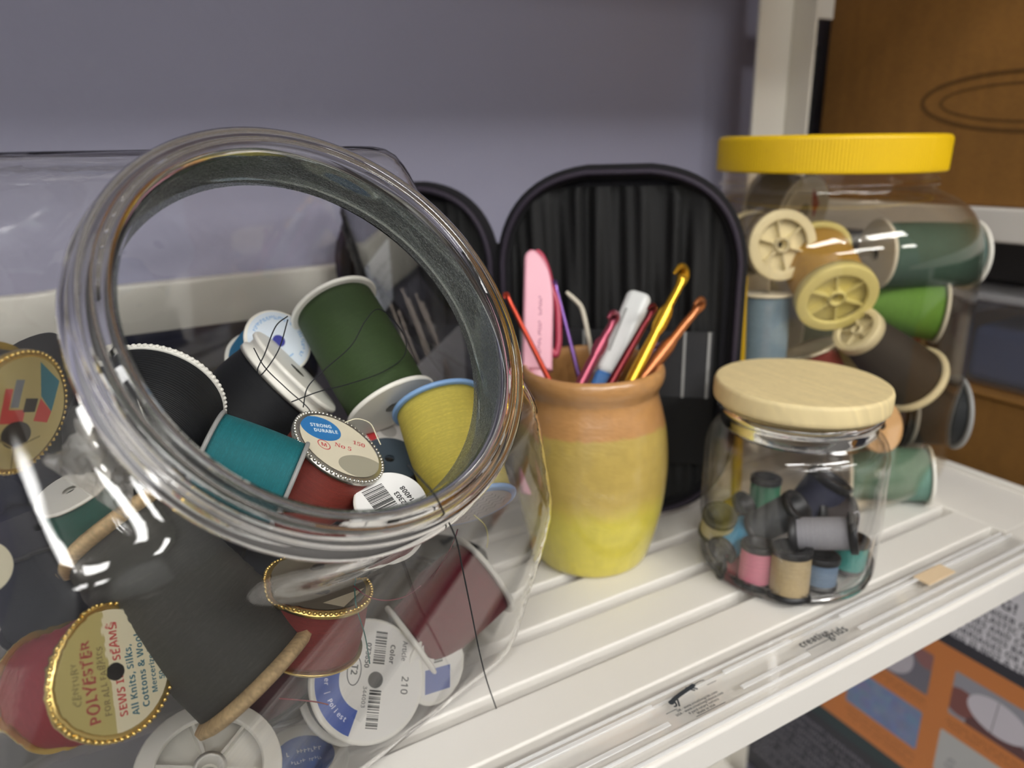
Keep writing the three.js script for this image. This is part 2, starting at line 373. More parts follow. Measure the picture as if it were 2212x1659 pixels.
// face with hub and spokes, looking along -y at y = 0
function spokeFace(t, r, mat, n = 6) {
  part('rim', lathe([[r * 0.72, 0.0005], [r * 0.72, -0.0012], [r * 0.75, -0.0016], [r * 0.97, -0.0014], [r, -0.0004], [r, 0.005], [r * 0.72, 0.005]], 48), mat, t);
  part('back_plate', lathe([[r * 0.1, 0.0049], [r * 0.8, 0.0049], [r * 0.8, 0.0038], [r * 0.1, 0.0038]], 40), mat, t);
  part('hub', lathe([[r * 0.14, 0.006], [r * 0.14, -0.0008], [r * 0.23, -0.0008], [r * 0.23, 0.006]], 28), mat, t);
  for (let i = 0; i < n; i++) part('spoke', box(r * 0.2, r * 0.75, -0.0002, 0.0042, -r * 0.022, r * 0.022).rotateY(i / n * Math.PI * 2 + 0.3), mat, t);
}
/* o: kind plastic | wood | crimp | cop | cap | spoke | mini ; fm flange material ; color thread ; rt thread radius share ; rb radius share at the far end ; face canvas texture */
function spool(name, label, spec, group, o) {
  const [a, b, r, up] = spec, A = V(a), B = V(b), L = A.distanceTo(B);
  const t = thing(name, label, 'spool', group);
  const y = B.clone().sub(A).normalize(), z = (up ? V(up) : Math.abs(y.y) < 0.9 ? V([0, 1, 0]) : V([1, 0, 0])).addScaledVector(y, 0);
  z.addScaledVector(y, -z.dot(y)).normalize();
  const x = y.clone().cross(z);
  t.quaternion.setFromRotationMatrix(new THREE.Matrix4().makeBasis(x, y, z)); t.position.copy(A);
  const fm = o.fm ?? M.white, rb = o.rb ?? 1, th = o.th ?? (o.kind === 'spoke' ? 0.0052 : o.kind === 'wood' ? r * 0.22 : o.kind === 'crimp' ? r * 0.1 : r * 0.11), rt = o.rt ?? 0.88, hole = o.solid ? 0.0002 : r * 0.16;
  if (o.kind === 'cop') {
    part('flange', lathe(round(r, 0, th, th * 0.4, hole), 72), fm, t);
    part('serrated_edge', beads(r * 0.985, th * 0.5, 72, r * 0.04), fm, t);
    part('thread', lathe([[r * 0.3, th], [r * 0.95, th], [r * 0.99, th + 0.001], [r * 0.99, L * 0.5], [r * 0.93, L * 0.75], [r * 0.8, L * 0.93], [r * 0.62, L], [0.001, L]], 64), thread(o.color), t);
    return t;
  }
  const tt = o.kind === 'mini' ? r * 0.3 : th;
  part('thread', threadGeo(r * rt, r * rb * rt, L, tt, tt, o.bulge ?? 0.03), thread(o.color), t);
  if (o.kind === 'wood') {
    for (const [q0, s, k] of [[0, 1, 1], [L, -1, rb]]) {
      const pts = [[r * k * 0.18, q0], [r * k * 0.9, q0], [r * k, q0 + s * th * 0.25], [r * k, q0 + s * th * 0.7], [r * k * 0.86, q0 + s * th], [r * k * 0.18, q0 + s * th]];
      part('flange', lathe(s > 0 ? pts : pts.reverse(), 48), fm, t);
    }
    part('core', lathe([[r * 0.18, 0.0005], [r * 0.18, L - 0.0005]], 20), M.inner, t);
  } else if (o.kind === 'crimp') {
    for (const [q0, s] of [[0, 1], [L, -1]]) {
      const pts = [[0.0002, q0 + s * 0.0004], [r * 0.86, q0 + s * 0.0004], [r * 0.92, q0 - s * 0.0006], [r, q0 + s * th * 0.4], [r, q0 + s * th], [0.0002, q0 + s * th]];
      part('flange', lathe(s > 0 ? pts : pts.reverse(), 56), fm, t);
    }
    part('beaded_rim', beads(r * 0.975, 0.0001, 64, r * 0.04), fm, t);
  } else if (o.kind === 'spoke') {
    spokeFace(t, r, fm, o.spokes ?? 6);
    part('flange', lathe(round(r * rb, L - th, L, th * 0.4, hole), 48), fm, t);
  } else if (o.kind === 'cap') {
    part('flange', lathe([[hole, 0], [r * 0.97, 0], [r, 0.0008], [r, 0.002], [r * 0.93, 0.003], [r * 0.93, th - 0.003], [r, th - 0.002], [r, th], [hole, th]], 56), fm, t);
    part('flange', lathe(round(r, L - th, L, th * 0.2, hole), 48), fm, t);
  } else if (o.kind === 'mini') {
    const cup = (q0, s, k) => { const R = r * k, p = [[0.0002, q0 + s * R * 0.5], [R * 0.58, q0 + s * R * 0.5], [R * 0.62, q0], [R * 0.94, q0], [R, q0 + s * 0.0005], [R, q0 + s * R * 0.34], [R * 0.7, q0 + s * R * 0.4]]; return lathe(s > 0 ? p : p.reverse(), 32); };
    part('end_cap', cup(0, 1, 1.0), fm, t); part('end_cap', cup(L, -1, rb), fm, t);
  } else {
    part('flange', lathe(round(r, 0, th, th * 0.42, hole), 56), fm, t);
    part('flange', lathe(round(r * rb, L - th, L, th * 0.42, hole), 56), fm, t);
    if (!o.face) part('core', lathe([[0.0002, L * 0.3], [r * 0.2, L * 0.3]], 20), M.inner, t);
  }
  if (o.face) { const f = part('paper_label', labelDisc(r * (o.fr ?? 0.86)), std({ map: o.face, roughness: 0.6 }), t, o.faceLabel); f.position.y = -0.0003; }
  if (o.face2) { const f = part('paper_label', labelDisc(r * 0.84), std({ map: o.face2, roughness: 0.6 }), t); f.rotation.x = Math.PI; f.position.y = L + 0.0003; }
  return t;
}
const bars = (g, x, y, w, h, n) => { let k = x; g.fillStyle = '#111'; for (let i = 0; i < n && k < x + w; i++) { const b = 2 + Math.floor(rnd() * 4) * 2.4; g.fillRect(k, y, b, h); k += b + 2 + Math.floor(rnd() * 3) * 2.6; } };
const disc = (bg, draw) => canv(512, 512, (g) => { g.fillStyle = bg; g.fillRect(0, 0, 512, 512); draw(g); });
const F = {
  label: disc('#efece6', (g) => {
    g.fillStyle = '#3358b4'; g.beginPath(); g.arc(256, 256, 250, Math.PI * 0.08, Math.PI * 0.86); g.arc(256, 256, 140, Math.PI * 0.86, Math.PI * 0.08, true); g.fill();
    g.fillStyle = '#eef'; g.font = 'bold 30px sans-serif';
    [...'100% Polyester | Poliest'].forEach((c, i) => { const a = Math.PI * 0.82 - i * 0.092; g.save(); g.translate(256 + Math.cos(a) * 196, 256 + Math.sin(a) * 196); g.rotate(a - Math.PI / 2); g.fillText(c, -8, 10); g.restore(); });
    bars(g, 40, 190, 150, 56, 24); bars(g, 300, 190, 160, 56, 26);
    g.fillStyle = '#1c1c1c'; g.font = 'bold 34px sans-serif'; g.fillText('073650', 96, 286); g.fillText('Color', 92, 168); g.font = '32px sans-serif'; g.fillText('Article', 70, 108); g.font = 'bold 46px monospace'; g.fillText('210', 226, 96);
    g.font = '26px monospace'; g.fillText('344003', 286, 278);
    g.lineWidth = 4; g.strokeStyle = '#1c1c1c'; g.beginPath(); g.ellipse(226, 330, 62, 32, 0, 0, 7); g.stroke(); g.font = 'bold 42px sans-serif'; g.fillText('T2', 198, 345);
    g.fillStyle = '#6f6d6b'; g.beginPath(); g.arc(256, 224, 36, 0, 7); g.fill();
  }),
  barcode: disc('#f2f1ee', (g) => { bars(g, 100, 110, 320, 170, 60); g.fillStyle = '#151515'; g.font = 'bold 56px sans-serif'; g.fillText('114008', 140, 410); g.fillText('62303', 150, 345); }),
  rust: disc('#ded5bd', (g) => {
    g.fillStyle = '#2f78b8'; g.beginPath(); g.ellipse(150, 150, 140, 104, -0.4, 0, 7); g.fill();
    g.fillStyle = '#e8f0f6'; g.font = 'italic bold 40px sans-serif'; g.save(); g.translate(80, 160); g.rotate(-0.3); g.fillText('STRONG', 0, 0); g.fillText('DURABLE', 4, 44); g.restore();
    g.fillStyle = '#a49f8c'; g.beginPath(); g.ellipse(370, 400, 170, 96, -0.3, 0, 7); g.fill();
    g.strokeStyle = '#c3494a'; g.lineWidth = 6; g.beginPath(); g.arc(140, 300, 38, 0, 7); g.stroke(); g.fillStyle = '#c3494a'; g.font = 'bold 44px sans-serif'; g.fillText('M', 120, 316); g.font = 'italic bold 52px serif'; g.fillText('No 5', 210, 280); g.fillText('150', 350, 200);
  }),
  metalDark: disc('#6f6857', (g) => { g.fillStyle = '#ddd3b6'; g.beginPath(); g.moveTo(330, 20); g.lineTo(500, 200); g.lineTo(440, 300); g.lineTo(380, 150); g.fill(); g.fillStyle = '#2e2b25'; g.beginPath(); g.arc(256, 256, 44, 0, 7); g.fill(); g.strokeStyle = '#6a6252'; g.lineWidth = 5; for (let i = 0; i < 5; i++) { g.beginPath(); g.moveTo(rnd() * 512, rnd() * 512); g.lineTo(rnd() * 512, rnd() * 512); g.stroke(); } }),
  redGold: disc('#e3d9b8', (g) => {
    g.fillStyle = '#b9aa6a'; g.fillRect(0, 0, 512, 236);
    g.fillStyle = '#8e8250'; g.font = 'bold 40px sans-serif'; g.fillText('CENTURY', 150, 110);
    g.fillStyle = '#a04a3e'; g.font = 'bold 66px sans-serif'; g.fillText('POLYESTER', 60, 176); g.fillStyle = '#84764a'; g.font = 'bold 36px sans-serif'; g.fillText('FOR ALL FABRICS', 80, 222);
    g.fillStyle = '#c24a44'; g.font = 'bold 50px sans-serif'; g.fillText('SEWS IN', 60, 292); g.fillText('SEAMS', 300, 292);
    g.fillStyle = '#2f6474'; g.font = 'bold 44px sans-serif'; g.fillText('All Knits, Silks,', 50, 344); g.fillText('Cottons & Wool', 70, 396); g.font = 'bold 36px sans-serif'; g.fillText('Mercerized', 120, 442); g.fillText('50 yds', 170, 484);
    g.fillStyle = '#17140f'; g.beginPath(); g.arc(256, 262, 38, 0, 7); g.fill();
  }),
  pale: disc('#dfe9f3', (g) => { g.fillStyle = '#7fb0df'; g.font = 'bold 46px sans-serif'; for (let i = 0; i < 20; i++) { g.save(); g.translate(256, 256); g.rotate(-1.6 + i * 0.17); scrib(g, -16, -190, 30, 36); g.restore(); } g.strokeStyle = '#9cc2e6'; g.lineWidth = 12; g.beginPath(); g.arc(256, 256, 150, 0.3, 2.8); g.stroke(); g.fillStyle = '#3b3f96'; g.beginPath(); g.arc(256, 256, 52, 0, 7); g.fill(); g.fillStyle = '#8aa'; scrib(g, 150, 372, 220, 28); }),
  hex: disc('#cdbb7c', (g) => {
    g.fillStyle = '#3f8596'; g.beginPath(); g.moveTo(300, 30); g.lineTo(440, 110); g.lineTo(430, 250); g.lineTo(350, 180); g.fill();
    g.fillStyle = '#d9534b'; g.beginPath(); g.moveTo(350, 190); g.lineTo(430, 250); g.lineTo(420, 300); g.lineTo(340, 290); g.fill(); g.fillRect(150, 150, 40, 150); g.fillRect(150, 240, 130, 60);
    g.fillStyle = '#8b8f96'; g.fillRect(196, 110, 44, 120);
    g.fillStyle = '#3a342d'; g.fillRect(270, 190, 66, 60); g.fillRect(60, 230, 70, 50); g.beginPath(); g.ellipse(256, 350, 86, 60, 0, 0, 7); g.fill();
    g.strokeStyle = '#9c8a56'; g.lineWidth = 9; g.beginPath(); g.moveTo(256, 410); g.lineTo(256, 510); g.moveTo(256, 410); g.lineTo(120, 350); g.moveTo(256, 410); g.lineTo(400, 360); g.stroke();
  }),
  blueLabel: disc('#ebe6dc', (g) => { g.fillStyle = '#3a62b0'; g.beginPath(); g.ellipse(256, 250, 190, 170, 0, 0, 7); g.fill(); g.fillStyle = '#dfe6f2'; scrib(g, 150, 220, 210, 40); scrib(g, 170, 290, 180, 32); }),
  blueCorner: disc('#efece6', (g) => { g.fillStyle = '#5a6cae'; g.fillRect(250, 120, 190, 260); g.fillStyle = '#444'; bars(g, 60, 200, 150, 90, 24); }),
  redRing: disc('#ece9e4', (g) => { g.strokeStyle = '#cf3f43'; g.lineWidth = 90; g.beginPath(); g.arc(256, 256, 180, 2.6, 5.4); g.stroke(); g.fillStyle = '#bdbab4'; g.beginPath(); g.arc(256, 256, 80, 0, 7); g.fill(); }),
  grey: disc('#dcdad4', (g) => { g.fillStyle = '#8b8a88'; scrib(g, 160, 150, 190, 34); bars(g, 130, 190, 240, 110, 40); g.fillStyle = '#777'; scrib(g, 180, 370, 150, 30); }),
  script: disc('#c9c2c0', (g) => { g.strokeStyle = '#8d8688'; g.lineWidth = 6; for (let k = 0; k < 6; k++) { g.beginPath(); for (let x = 60; x < 450; x += 12) g.lineTo(x, 110 + k * 56 + 16 * Math.sin(x * 0.09 + k)); g.stroke(); } }),
  redMark: disc('#e9e4d8', (g) => { g.fillStyle = '#b9474a'; g.beginPath(); g.moveTo(300, 60); g.lineTo(420, 200); g.lineTo(380, 330); g.lineTo(320, 180); g.fill(); g.fillRect(90, 250, 100, 40); g.fillStyle = '#9a9586'; g.beginPath(); g.arc(250, 256, 60, 0, 7); g.fill(); }),
};
// where every spool lies: [near or labelled end, other end, flange radius, label up]
const BIG = {
  black_cop: [[-0.1964,0.1423,0.0203], [-0.2119,0.1296,0.0518], 0.0220],
  light_blue: [[-0.1478,0.1458,-0.0187], [-0.1548,0.1323,-0.0393], 0.0146, [0.5880,0.8087,0.0157]],
  black_cap: [[-0.1455,0.1376,0.0018], [-0.1735,0.1157,-0.0018], 0.0222],
  green: [[-0.1120,0.1196,0.0173], [-0.1219,0.1574,-0.0224], 0.0201],
  teal: [[-0.1877,0.1317,0.0544], [-0.1633,0.1179,0.0641], 0.0141],
  rust: [[-0.1445,0.1232,0.0546], [-0.1628,0.0958,0.0430], 0.0179, [0.5273,0.8491,-0.0321]],
  rust_low: [[-0.1611,0.0835,0.0734], [-0.1671,0.0610,0.0727], 0.0174, [0.5880,0.8087,0.0157]],
  yellow: [[-0.0971,0.0880,0.0587], [-0.0944,0.1201,0.0237], 0.0183, [0.2872,-0.8362,0.4672]],
  barcode: [[-0.1333,0.1062,0.0718], [-0.1336,0.0894,0.0626], 0.0128, [-0.7417,-0.6521,-0.1572]],
  slate: [[-0.1171,0.1000,0.0234], [-0.1184,0.0807,0.0148], 0.0127],
  red_white: [[-0.1099,0.1035,0.0016], [-0.1157,0.0853,-0.0107], 0.0152, [0.1736,0.9497,-0.2606]],
  maroon: [[-0.0819,0.0402,0.0350], [-0.1232,0.0234,0.0394], 0.0206],
  label: [[-0.1455,0.0286,0.0603], [-0.1481,0.0161,0.0454], 0.0228, [0.8686,-0.0606,0.4917]],
  blue_corner: [[-0.1164,0.0191,0.0572], [-0.1190,0.0169,0.0493], 0.0149, [0.8752,-0.0275,0.4829]],
  blue_label: [[-0.1727,0.0034,0.0596], [-0.1734,-0.0009,0.0590], 0.0167, [0.1736,0.9497,-0.2606]],
  wood: [[-0.2176,0.1126,0.0520], [-0.1846,0.0617,0.0826], 0.0231],
  red_gold: [[-0.2221,0.0862,0.0893], [-0.2379,0.0745,0.0708], 0.0180, [-0.8904,-0.2192,-0.3990]],
  star: [[-0.2043,0.0310,0.0764], [-0.2072,0.0159,0.0698], 0.0228, [0.1736,0.9497,-0.2606]],
  hex: [[-0.2312,0.1572,0.0681], [-0.2401,0.1598,0.0610], 0.0172, [0.3230,0.9305,-0.1728]],
  sea: [[-0.2261,0.1267,0.0524], [-0.2203,0.1067,0.0507], 0.0118],
  cream_left: [[-0.2436,0.1230,0.0833], [-0.2493,0.1200,0.0763], 0.0068],
  fill_navy: [[-0.2414,0.1094,0.0367], [-0.2393,0.0757,0.0363], 0.0161],
  fill_black: [[-0.2188,0.0596,0.0072], [-0.1872,0.0280,0.0025], 0.0233],
  fill_navy2: [[-0.1756,0.0144,0.0250], [-0.1787,0.0026,0.0276], 0.0153],
  fill_black2: [[-0.2362,0.1536,0.0029], [-0.2228,0.1277,-0.0091], 0.0173],
  fill_brown: [[-0.1423,0.0454,0.0219], [-0.1088,0.0256,0.0279], 0.0177],
  fill_dark: [[-0.1158,0.0363,0.0096], [-0.1080,0.0148,0.0146], 0.0181],
  fill_ink: [[-0.1886,0.0684,0.0190], [-0.1605,0.0458,0.0207], 0.0198],
  fill_moss: [[-0.0875,0.0388,0.0035], [-0.0941,0.0175,0.0061], 0.0213],
  fill_maroon: [[-0.1809,0.0314,0.0359], [-0.1762,0.0168,0.0412], 0.0181],
};
const YEL = {
  cream_star: [[0.1474,0.1618,-0.0122], [0.1661,0.1579,-0.0553], 0.0211],
  red_mark: [[0.2011,0.1770,-0.0427], [0.2014,0.1822,-0.0760], 0.0227],
  gold: [[0.1617,0.1327,0.0183], [0.1849,0.1538,-0.0207], 0.0233],
  teal: [[0.2275,0.1496,-0.0063], [0.2848,0.1474,0.0212], 0.0228],
  lime: [[0.2682,0.1105,0.0183], [0.2326,0.1157,-0.0193], 0.0214],
  sky: [[0.1458,0.1322,-0.0200], [0.1436,0.0778,-0.0170], 0.0161],
  dark_teal: [[0.1973,0.1011,-0.0404], [0.2376,0.1006,-0.0144], 0.0192],
  brown: [[0.1730,0.1139,0.0255], [0.2222,0.0757,0.0346], 0.0148],
  silver_red: [[0.1632,0.0988,0.0019], [0.1735,0.0619,0.0140], 0.0172],
  black: [[0.2391,0.0483,0.0199], [0.2662,0.0479,0.0405], 0.0248],
  tan: [[0.1808,0.0580,0.0446], [0.1858,0.0457,0.0172], 0.0166],
  seafoam: [[0.2223,0.0185,0.0542], [0.1888,0.0152,0.0198], 0.0187],
  fill_dark: [[0.2008,0.0494,-0.0072], [0.2371,0.0410,0.0158], 0.0250],
  fill_navy: [[0.2620,0.0191,0.0132], [0.2537,0.0014,-0.0206], 0.0215],
};
const SML = {
  pink: [[0.0592,0.0268,0.0659], [0.0571,0.0038,0.0664], 0.0088],
  beige: [[0.0661,0.0300,0.0804], [0.0647,0.0032,0.0821], 0.0101],
  slate: [[0.0829,0.0228,0.0850], [0.0816,0.0051,0.0856], 0.0092],
  teal: [[0.1114,0.0219,0.0816], [0.1100,0.0024,0.0814], 0.0091],
  grey_cone: [[0.0804,0.0442,0.0709], [0.0731,0.0235,0.0511], 0.0093],
  silver: [[0.0721,0.0319,0.0734], [0.0907,0.0381,0.0974], 0.0103],
  navy: [[0.1253,0.0428,0.0561], [0.1113,0.0128,0.0465], 0.0125],
  brown: [[0.1135,0.0233,0.0534], [0.1327,0.0200,0.0636], 0.0114],
  olive: [[0.0532,0.0349,0.0441], [0.0561,0.0197,0.0386], 0.0091],
  blue: [[0.0490,0.0164,0.0499], [0.0765,0.0209,0.0437], 0.0080],
  red: [[0.0495,0.0072,0.0489], [0.0707,0.0044,0.0611], 0.0070],
  green: [[0.1002,0.0394,0.0319], [0.0997,0.0159,0.0320], 0.0087],
  mustard: [[0.0838,0.0276,0.0335], [0.0801,0.0132,0.0196], 0.0080],
};


// ---------------------------------------------------------------- the tilted mouth candy jar
const JO = V([-0.175, 0, 0.025]), JA = Math.PI * 20 / 180;       // base point and turn of the jar
{
  const t = thing('candy_jar', 'large clear glass jar with a slanted round mouth, full of thread spools', 'jar');
  t.position.copy(JO); t.rotation.y = JA;                         // local x right, y up, z out of the front
  const el = Math.PI * 36.5 / 180, n = new THREE.Vector3(0, Math.sin(el), Math.cos(el)), mouth = new THREE.Vector3(0, 0.1785, 0.0745);
  const e1 = new THREE.Vector3(1, 0, 0), e2 = n.clone().cross(e1);
  const c0 = mouth.clone().addScaledVector(n, -0.11);
  const planes = [[[0, -1, 0], [0, 0.001, 0]], [[0, 1, 0], [0, 0.2235, 0]], [[0, -0.18, 0.984], [0, 0, 0.058]], [[0, 0.1, -1], [0, 0.1, -0.118]],
    [[0.88, 0.3, 0.36], [0.106, 0.1, 0.04]], [[-0.88, 0.3, 0.36], [-0.106, 0.1, 0.04]], [[0.94, -0.28, 0.2], [0.1065, 0.06, 0.04]], [[-0.94, -0.28, 0.2], [-0.1065, 0.06, 0.04]],
    [[0, n.y, n.z], mouth.clone().addScaledVector(n, -0.019).toArray()]]
    .map(([d, p]) => { const q = V(d).normalize(); return [q, V(p).sub(c0).dot(q)]; });
  const rad = (d, p = 34) => { let s = 0; for (const [q, h] of planes) { const k = d.dot(q) / h; if (k > 0) s += k ** p; } return s ** (-1 / p); };
  const R0 = 0.0605, th0 = Math.atan2(R0, 0.11 - 0.021), rows = 110, cols = 150, pos = [], idx = [];
  for (let i = 0; i <= rows; i++) {
    const th = th0 + (Math.PI - th0) * i / rows;
    for (let j = 0; j <= cols; j++) {
      const ph = j / cols * Math.PI * 2;
      const d = n.clone().multiplyScalar(Math.cos(th)).addScaledVector(e1, Math.sin(th) * Math.cos(ph)).addScaledVector(e2, Math.sin(th) * Math.sin(ph));
      const ring = R0 / Math.sin(th0), k = Math.min(1, (th - th0) / 0.22), w = k * k * (3 - 2 * k);
      const p = c0.clone().addScaledVector(d, ring * (1 - w) + rad(d) * w);
      pos.push(p.x, p.y, p.z);
    }
  }
  for (let i = 0; i < rows; i++) for (let j = 0; j < cols; j++) { const a = i * (cols + 1) + j, b = a + cols + 1; idx.push(a, b, a + 1, a + 1, b, b + 1); }
  const open = (list, flip) => { const g = new THREE.BufferGeometry(); g.setAttribute('position', new THREE.Float32BufferAttribute(list, 3)); g.setIndex(flip ? idx.flatMap((_, i) => (i % 3 ? [] : [idx[i], idx[i + 2], idx[i + 1]])) : idx); g.computeVertexNormals(); return g; };
  const outerG = open(pos, false), nr = outerG.attributes.normal, inn = [];
  for (let i = 0; i < nr.count; i++) inn.push(pos[i * 3] - nr.getX(i) * 0.0017, pos[i * 3 + 1] - nr.getY(i) * 0.0017, pos[i * 3 + 2] - nr.getZ(i) * 0.0017);
  const lip = [], li = [];
  for (let j = 0; j <= cols; j++) lip.push(inn[j * 3], inn[j * 3 + 1], inn[j * 3 + 2], pos[j * 3], pos[j * 3 + 1], pos[j * 3 + 2]);
  for (let j = 0; j < cols; j++) li.push(j * 2, j * 2 + 1, j * 2 + 2, j * 2 + 1, j * 2 + 3, j * 2 + 2);
  const lg = new THREE.BufferGeometry(); lg.setAttribute('position', new THREE.Float32BufferAttribute(lip, 3)); lg.setIndex(li); lg.computeVertexNormals();
  part('body', merged([outerG, open(inn, true), lg]), M.glassSolid, t);
  const q = new THREE.Quaternion().setFromUnitVectors(new THREE.Vector3(0, 1, 0), n);
  const rim = lathe([[0.0562, -0.0165], [0.0552, -0.012], [0.0551, -0.004], [0.0558, -0.001], [0.0572, 0.0004], [0.0588, 0.0001], [0.0594, -0.0014], [0.0602, -0.001], [0.0616, -0.0002], [0.0632, -0.001], [0.0641, -0.003], [0.0641, -0.005], [0.0632, -0.0066], [0.0641, -0.0082], [0.0654, -0.0098], [0.0657, -0.0122], [0.0649, -0.0145], [0.063, -0.0162], [0.062, -0.018], [0.061, -0.0205], [0.0596, -0.0208], [0.0582, -0.018], [0.0562, -0.0165]], 160);
  const etch = lathe([[0.0549, -0.0175], [0.0547, -0.011], [0.0547, -0.003]], 120);
  part('etched_band', etch.applyQuaternion(q).translate(mouth.x, mouth.y, mouth.z), phy({ color: 0x9aa09f, transmission: 0.92, roughness: 0.32, thickness: 0, bumpMap: rep(paintBump, 6, 1), bumpScale: 0.0008 }), t, 'dull etched inner band of the neck');
  part('rim', rim.applyQuaternion(q).translate(mouth.x, mouth.y, mouth.z), M.glassSolid, t, 'thick ridged glass lip');
}
const inBig = 'thread spools in the slanted glass jar';
const big = (k, label, o, name = 'thread_spool') => spool(name, label, BIG[k], inBig, o);
big('black_cop', 'black thread spool with white serrated rim, at the left of the jar mouth', { kind: 'cop', color: 0x14171b, fm: M.white });
big('light_blue', 'bright blue thread spool with a pale printed paper end', { kind: 'plastic', color: 0x2c8fc4, face: F.pale, fr: 0.92, rt: 0.9 });
big('black_cap', 'black thread spool with a thick white ridged end cap', { kind: 'cap', color: 0x11141a, fm: M.white, th: 0.0085, rt: 0.96 });
big('green', 'dark olive green thread spool standing highest in the slanted jar', { kind: 'plastic', color: 0x3c5428, rt: 0.87 });
big('teal', 'teal thread spool with a grey plastic end, beside the brown red spool', { kind: 'plastic', color: 0x1d8088, fm: M.greyPlastic, rt: 0.93 });
big('rust', 'brown red thread spool with a silver beaded rim and blue and cream label', { kind: 'crimp', color: 0x96382a, fm: M.silver, face: F.rust, fr: 0.88, rt: 0.93 });
big('rust_low', 'red thread spool with a tarnished gold beaded end, under the jar mouth', { kind: 'crimp', color: 0xa0352f, fm: M.gold, face: F.metalDark, fr: 0.86, rt: 0.93 });
big('yellow', 'pale yellow thread spool with light blue plastic ends', { kind: 'plastic', color: 0xf0dc62, fm: M.skyPlastic, rt: 0.9, rb: 1.08, face: F.script, faceLabel: 'grey script label on the lower end' });
big('barcode', 'spool with a white barcode label end, at the bottom of the jar mouth', { kind: 'plastic', color: 0x8a2f2f, face: F.barcode, fr: 0.95 });
big('slate', 'small dark slate thread spool between the brown red and yellow spools', { kind: 'plastic', color: 0x3d4a55, fm: std({ color: 0x46525c, roughness: 0.5 }) });
big('red_white', 'spool with a red and white paper end, under the dark green spool', { kind: 'plastic', color: 0xc9c2b4, face: F.redRing });
big('maroon', 'maroon thread spool with white ends lying at the right of the jar', { kind: 'plastic', color: 0x8c2936, rt: 0.86, face2: F.grey });
big('label', 'spool with white and blue paper end printed 210, facing the glass', { kind: 'plastic', color: 0x23304a, face: F.label, fr: 0.93, solid: true });
big('blue_corner', 'white spool end with a blue patch, right of the 210 spool', { kind: 'plastic', color: 0x93444c, face: F.blueCorner, solid: true });
big('blue_label', 'spool with an oval blue paper label at the bottom of the slanted jar', { kind: 'plastic', color: 0x2a3552, face: F.blueLabel, fr: 0.9, solid: true });
big('wood', 'big wooden spool of dark grey thread behind the front glass', { kind: 'wood', color: 0x55544f, fm: M.wood, rb: 1.0, rt: 0.87, th: 0.0046, bulge: 0 });
big('red_gold', 'red thread spool with a gold rim and a cream polyester label', { kind: 'crimp', color: 0xb23a42, fm: M.gold, face: F.redGold, fr: 0.88, rt: 0.92 });
big('star', 'white plastic spool end with open spokes, at the bottom of the slanted jar', { kind: 'spoke', color: 0x2b2b30, fm: M.white });
big('hex', 'spool with a gold, red and teal printed end, at the far left', { kind: 'crimp', color: 0x3c3a36, fm: M.gold, face: F.hex, fr: 0.94 });
big('sea', 'dark sea green thread spool with white end, left of the wooden spool', { kind: 'plastic', color: 0x1f6e62 });
big('cream_left', 'small cream spool end at the left edge of the picture', { kind: 'plastic', color: 0x5a2a2e, fm: M.cream });
big('fill_navy', 'navy thread spool standing behind the left glass', { kind: 'plastic', color: 0x1c2230, fm: M.blackPlastic });
big('fill_black', 'black thread spool lying deep in the slanted jar behind the wooden one', { kind: 'plastic', color: 0x16171a, fm: M.blackPlastic });
big('fill_navy2', 'navy thread spool lying left of the 210 spool', { kind: 'plastic', color: 0x1d2536, fm: M.greyPlastic });
big('fill_black2', 'charcoal thread spool at the back left of the slanted jar', { kind: 'plastic', color: 0x24262a, fm: M.blackPlastic });
big('fill_brown', 'dark brown thread spool behind the maroon spool', { kind: 'plastic', color: 0x33281f, fm: M.blackPlastic });
big('fill_dark', 'charcoal brown thread spool between the tarnished gold end and the maroon spool', { kind: 'plastic', color: 0x2a2624, fm: M.blackPlastic });
big('fill_ink', 'ink blue thread spool deep in the jar under the teal one', { kind: 'plastic', color: 0x1a2130, fm: M.blackPlastic });
big('fill_moss', 'dark moss green thread spool behind the maroon and yellow spools', { kind: 'plastic', color: 0x363a2a, fm: M.blackPlastic });
big('fill_maroon', 'dark wine thread spool under the wooden spool', { kind: 'plastic', color: 0x5c1f2b, fm: M.blackPlastic });

// crumpled clear film inside the jar
{
  const g = new THREE.PlaneGeometry(0.016, 0.026, 22, 30), p = g.attributes.position;
  for (let i = 0; i < p.count; i++) { const x = p.getX(i), y = p.getY(i); p.setZ(i, 0.002 * Math.sin(x * 420 + y * 160) + 0.004 * (vnoise(G64, 64, x * 700 + 20, y * 700 + 20) - 0.5) + 0.002 * Math.abs(Math.sin(y * 260 - x * 200))); }
  g.computeVertexNormals();
  const m = solo('plastic_film', g, phy({ color: 0xf4f1ec, transmission: 0.72, roughness: 0.2, thickness: 0, ior: 1.5, side: THREE.DoubleSide }), 'crumpled clear plastic film in the slanted jar above the wooden spool', 'film');
  m.position.set(-0.2135, 0.1475, 0.0915); m.rotation.set(0.1, 0.55, 0.55);
}

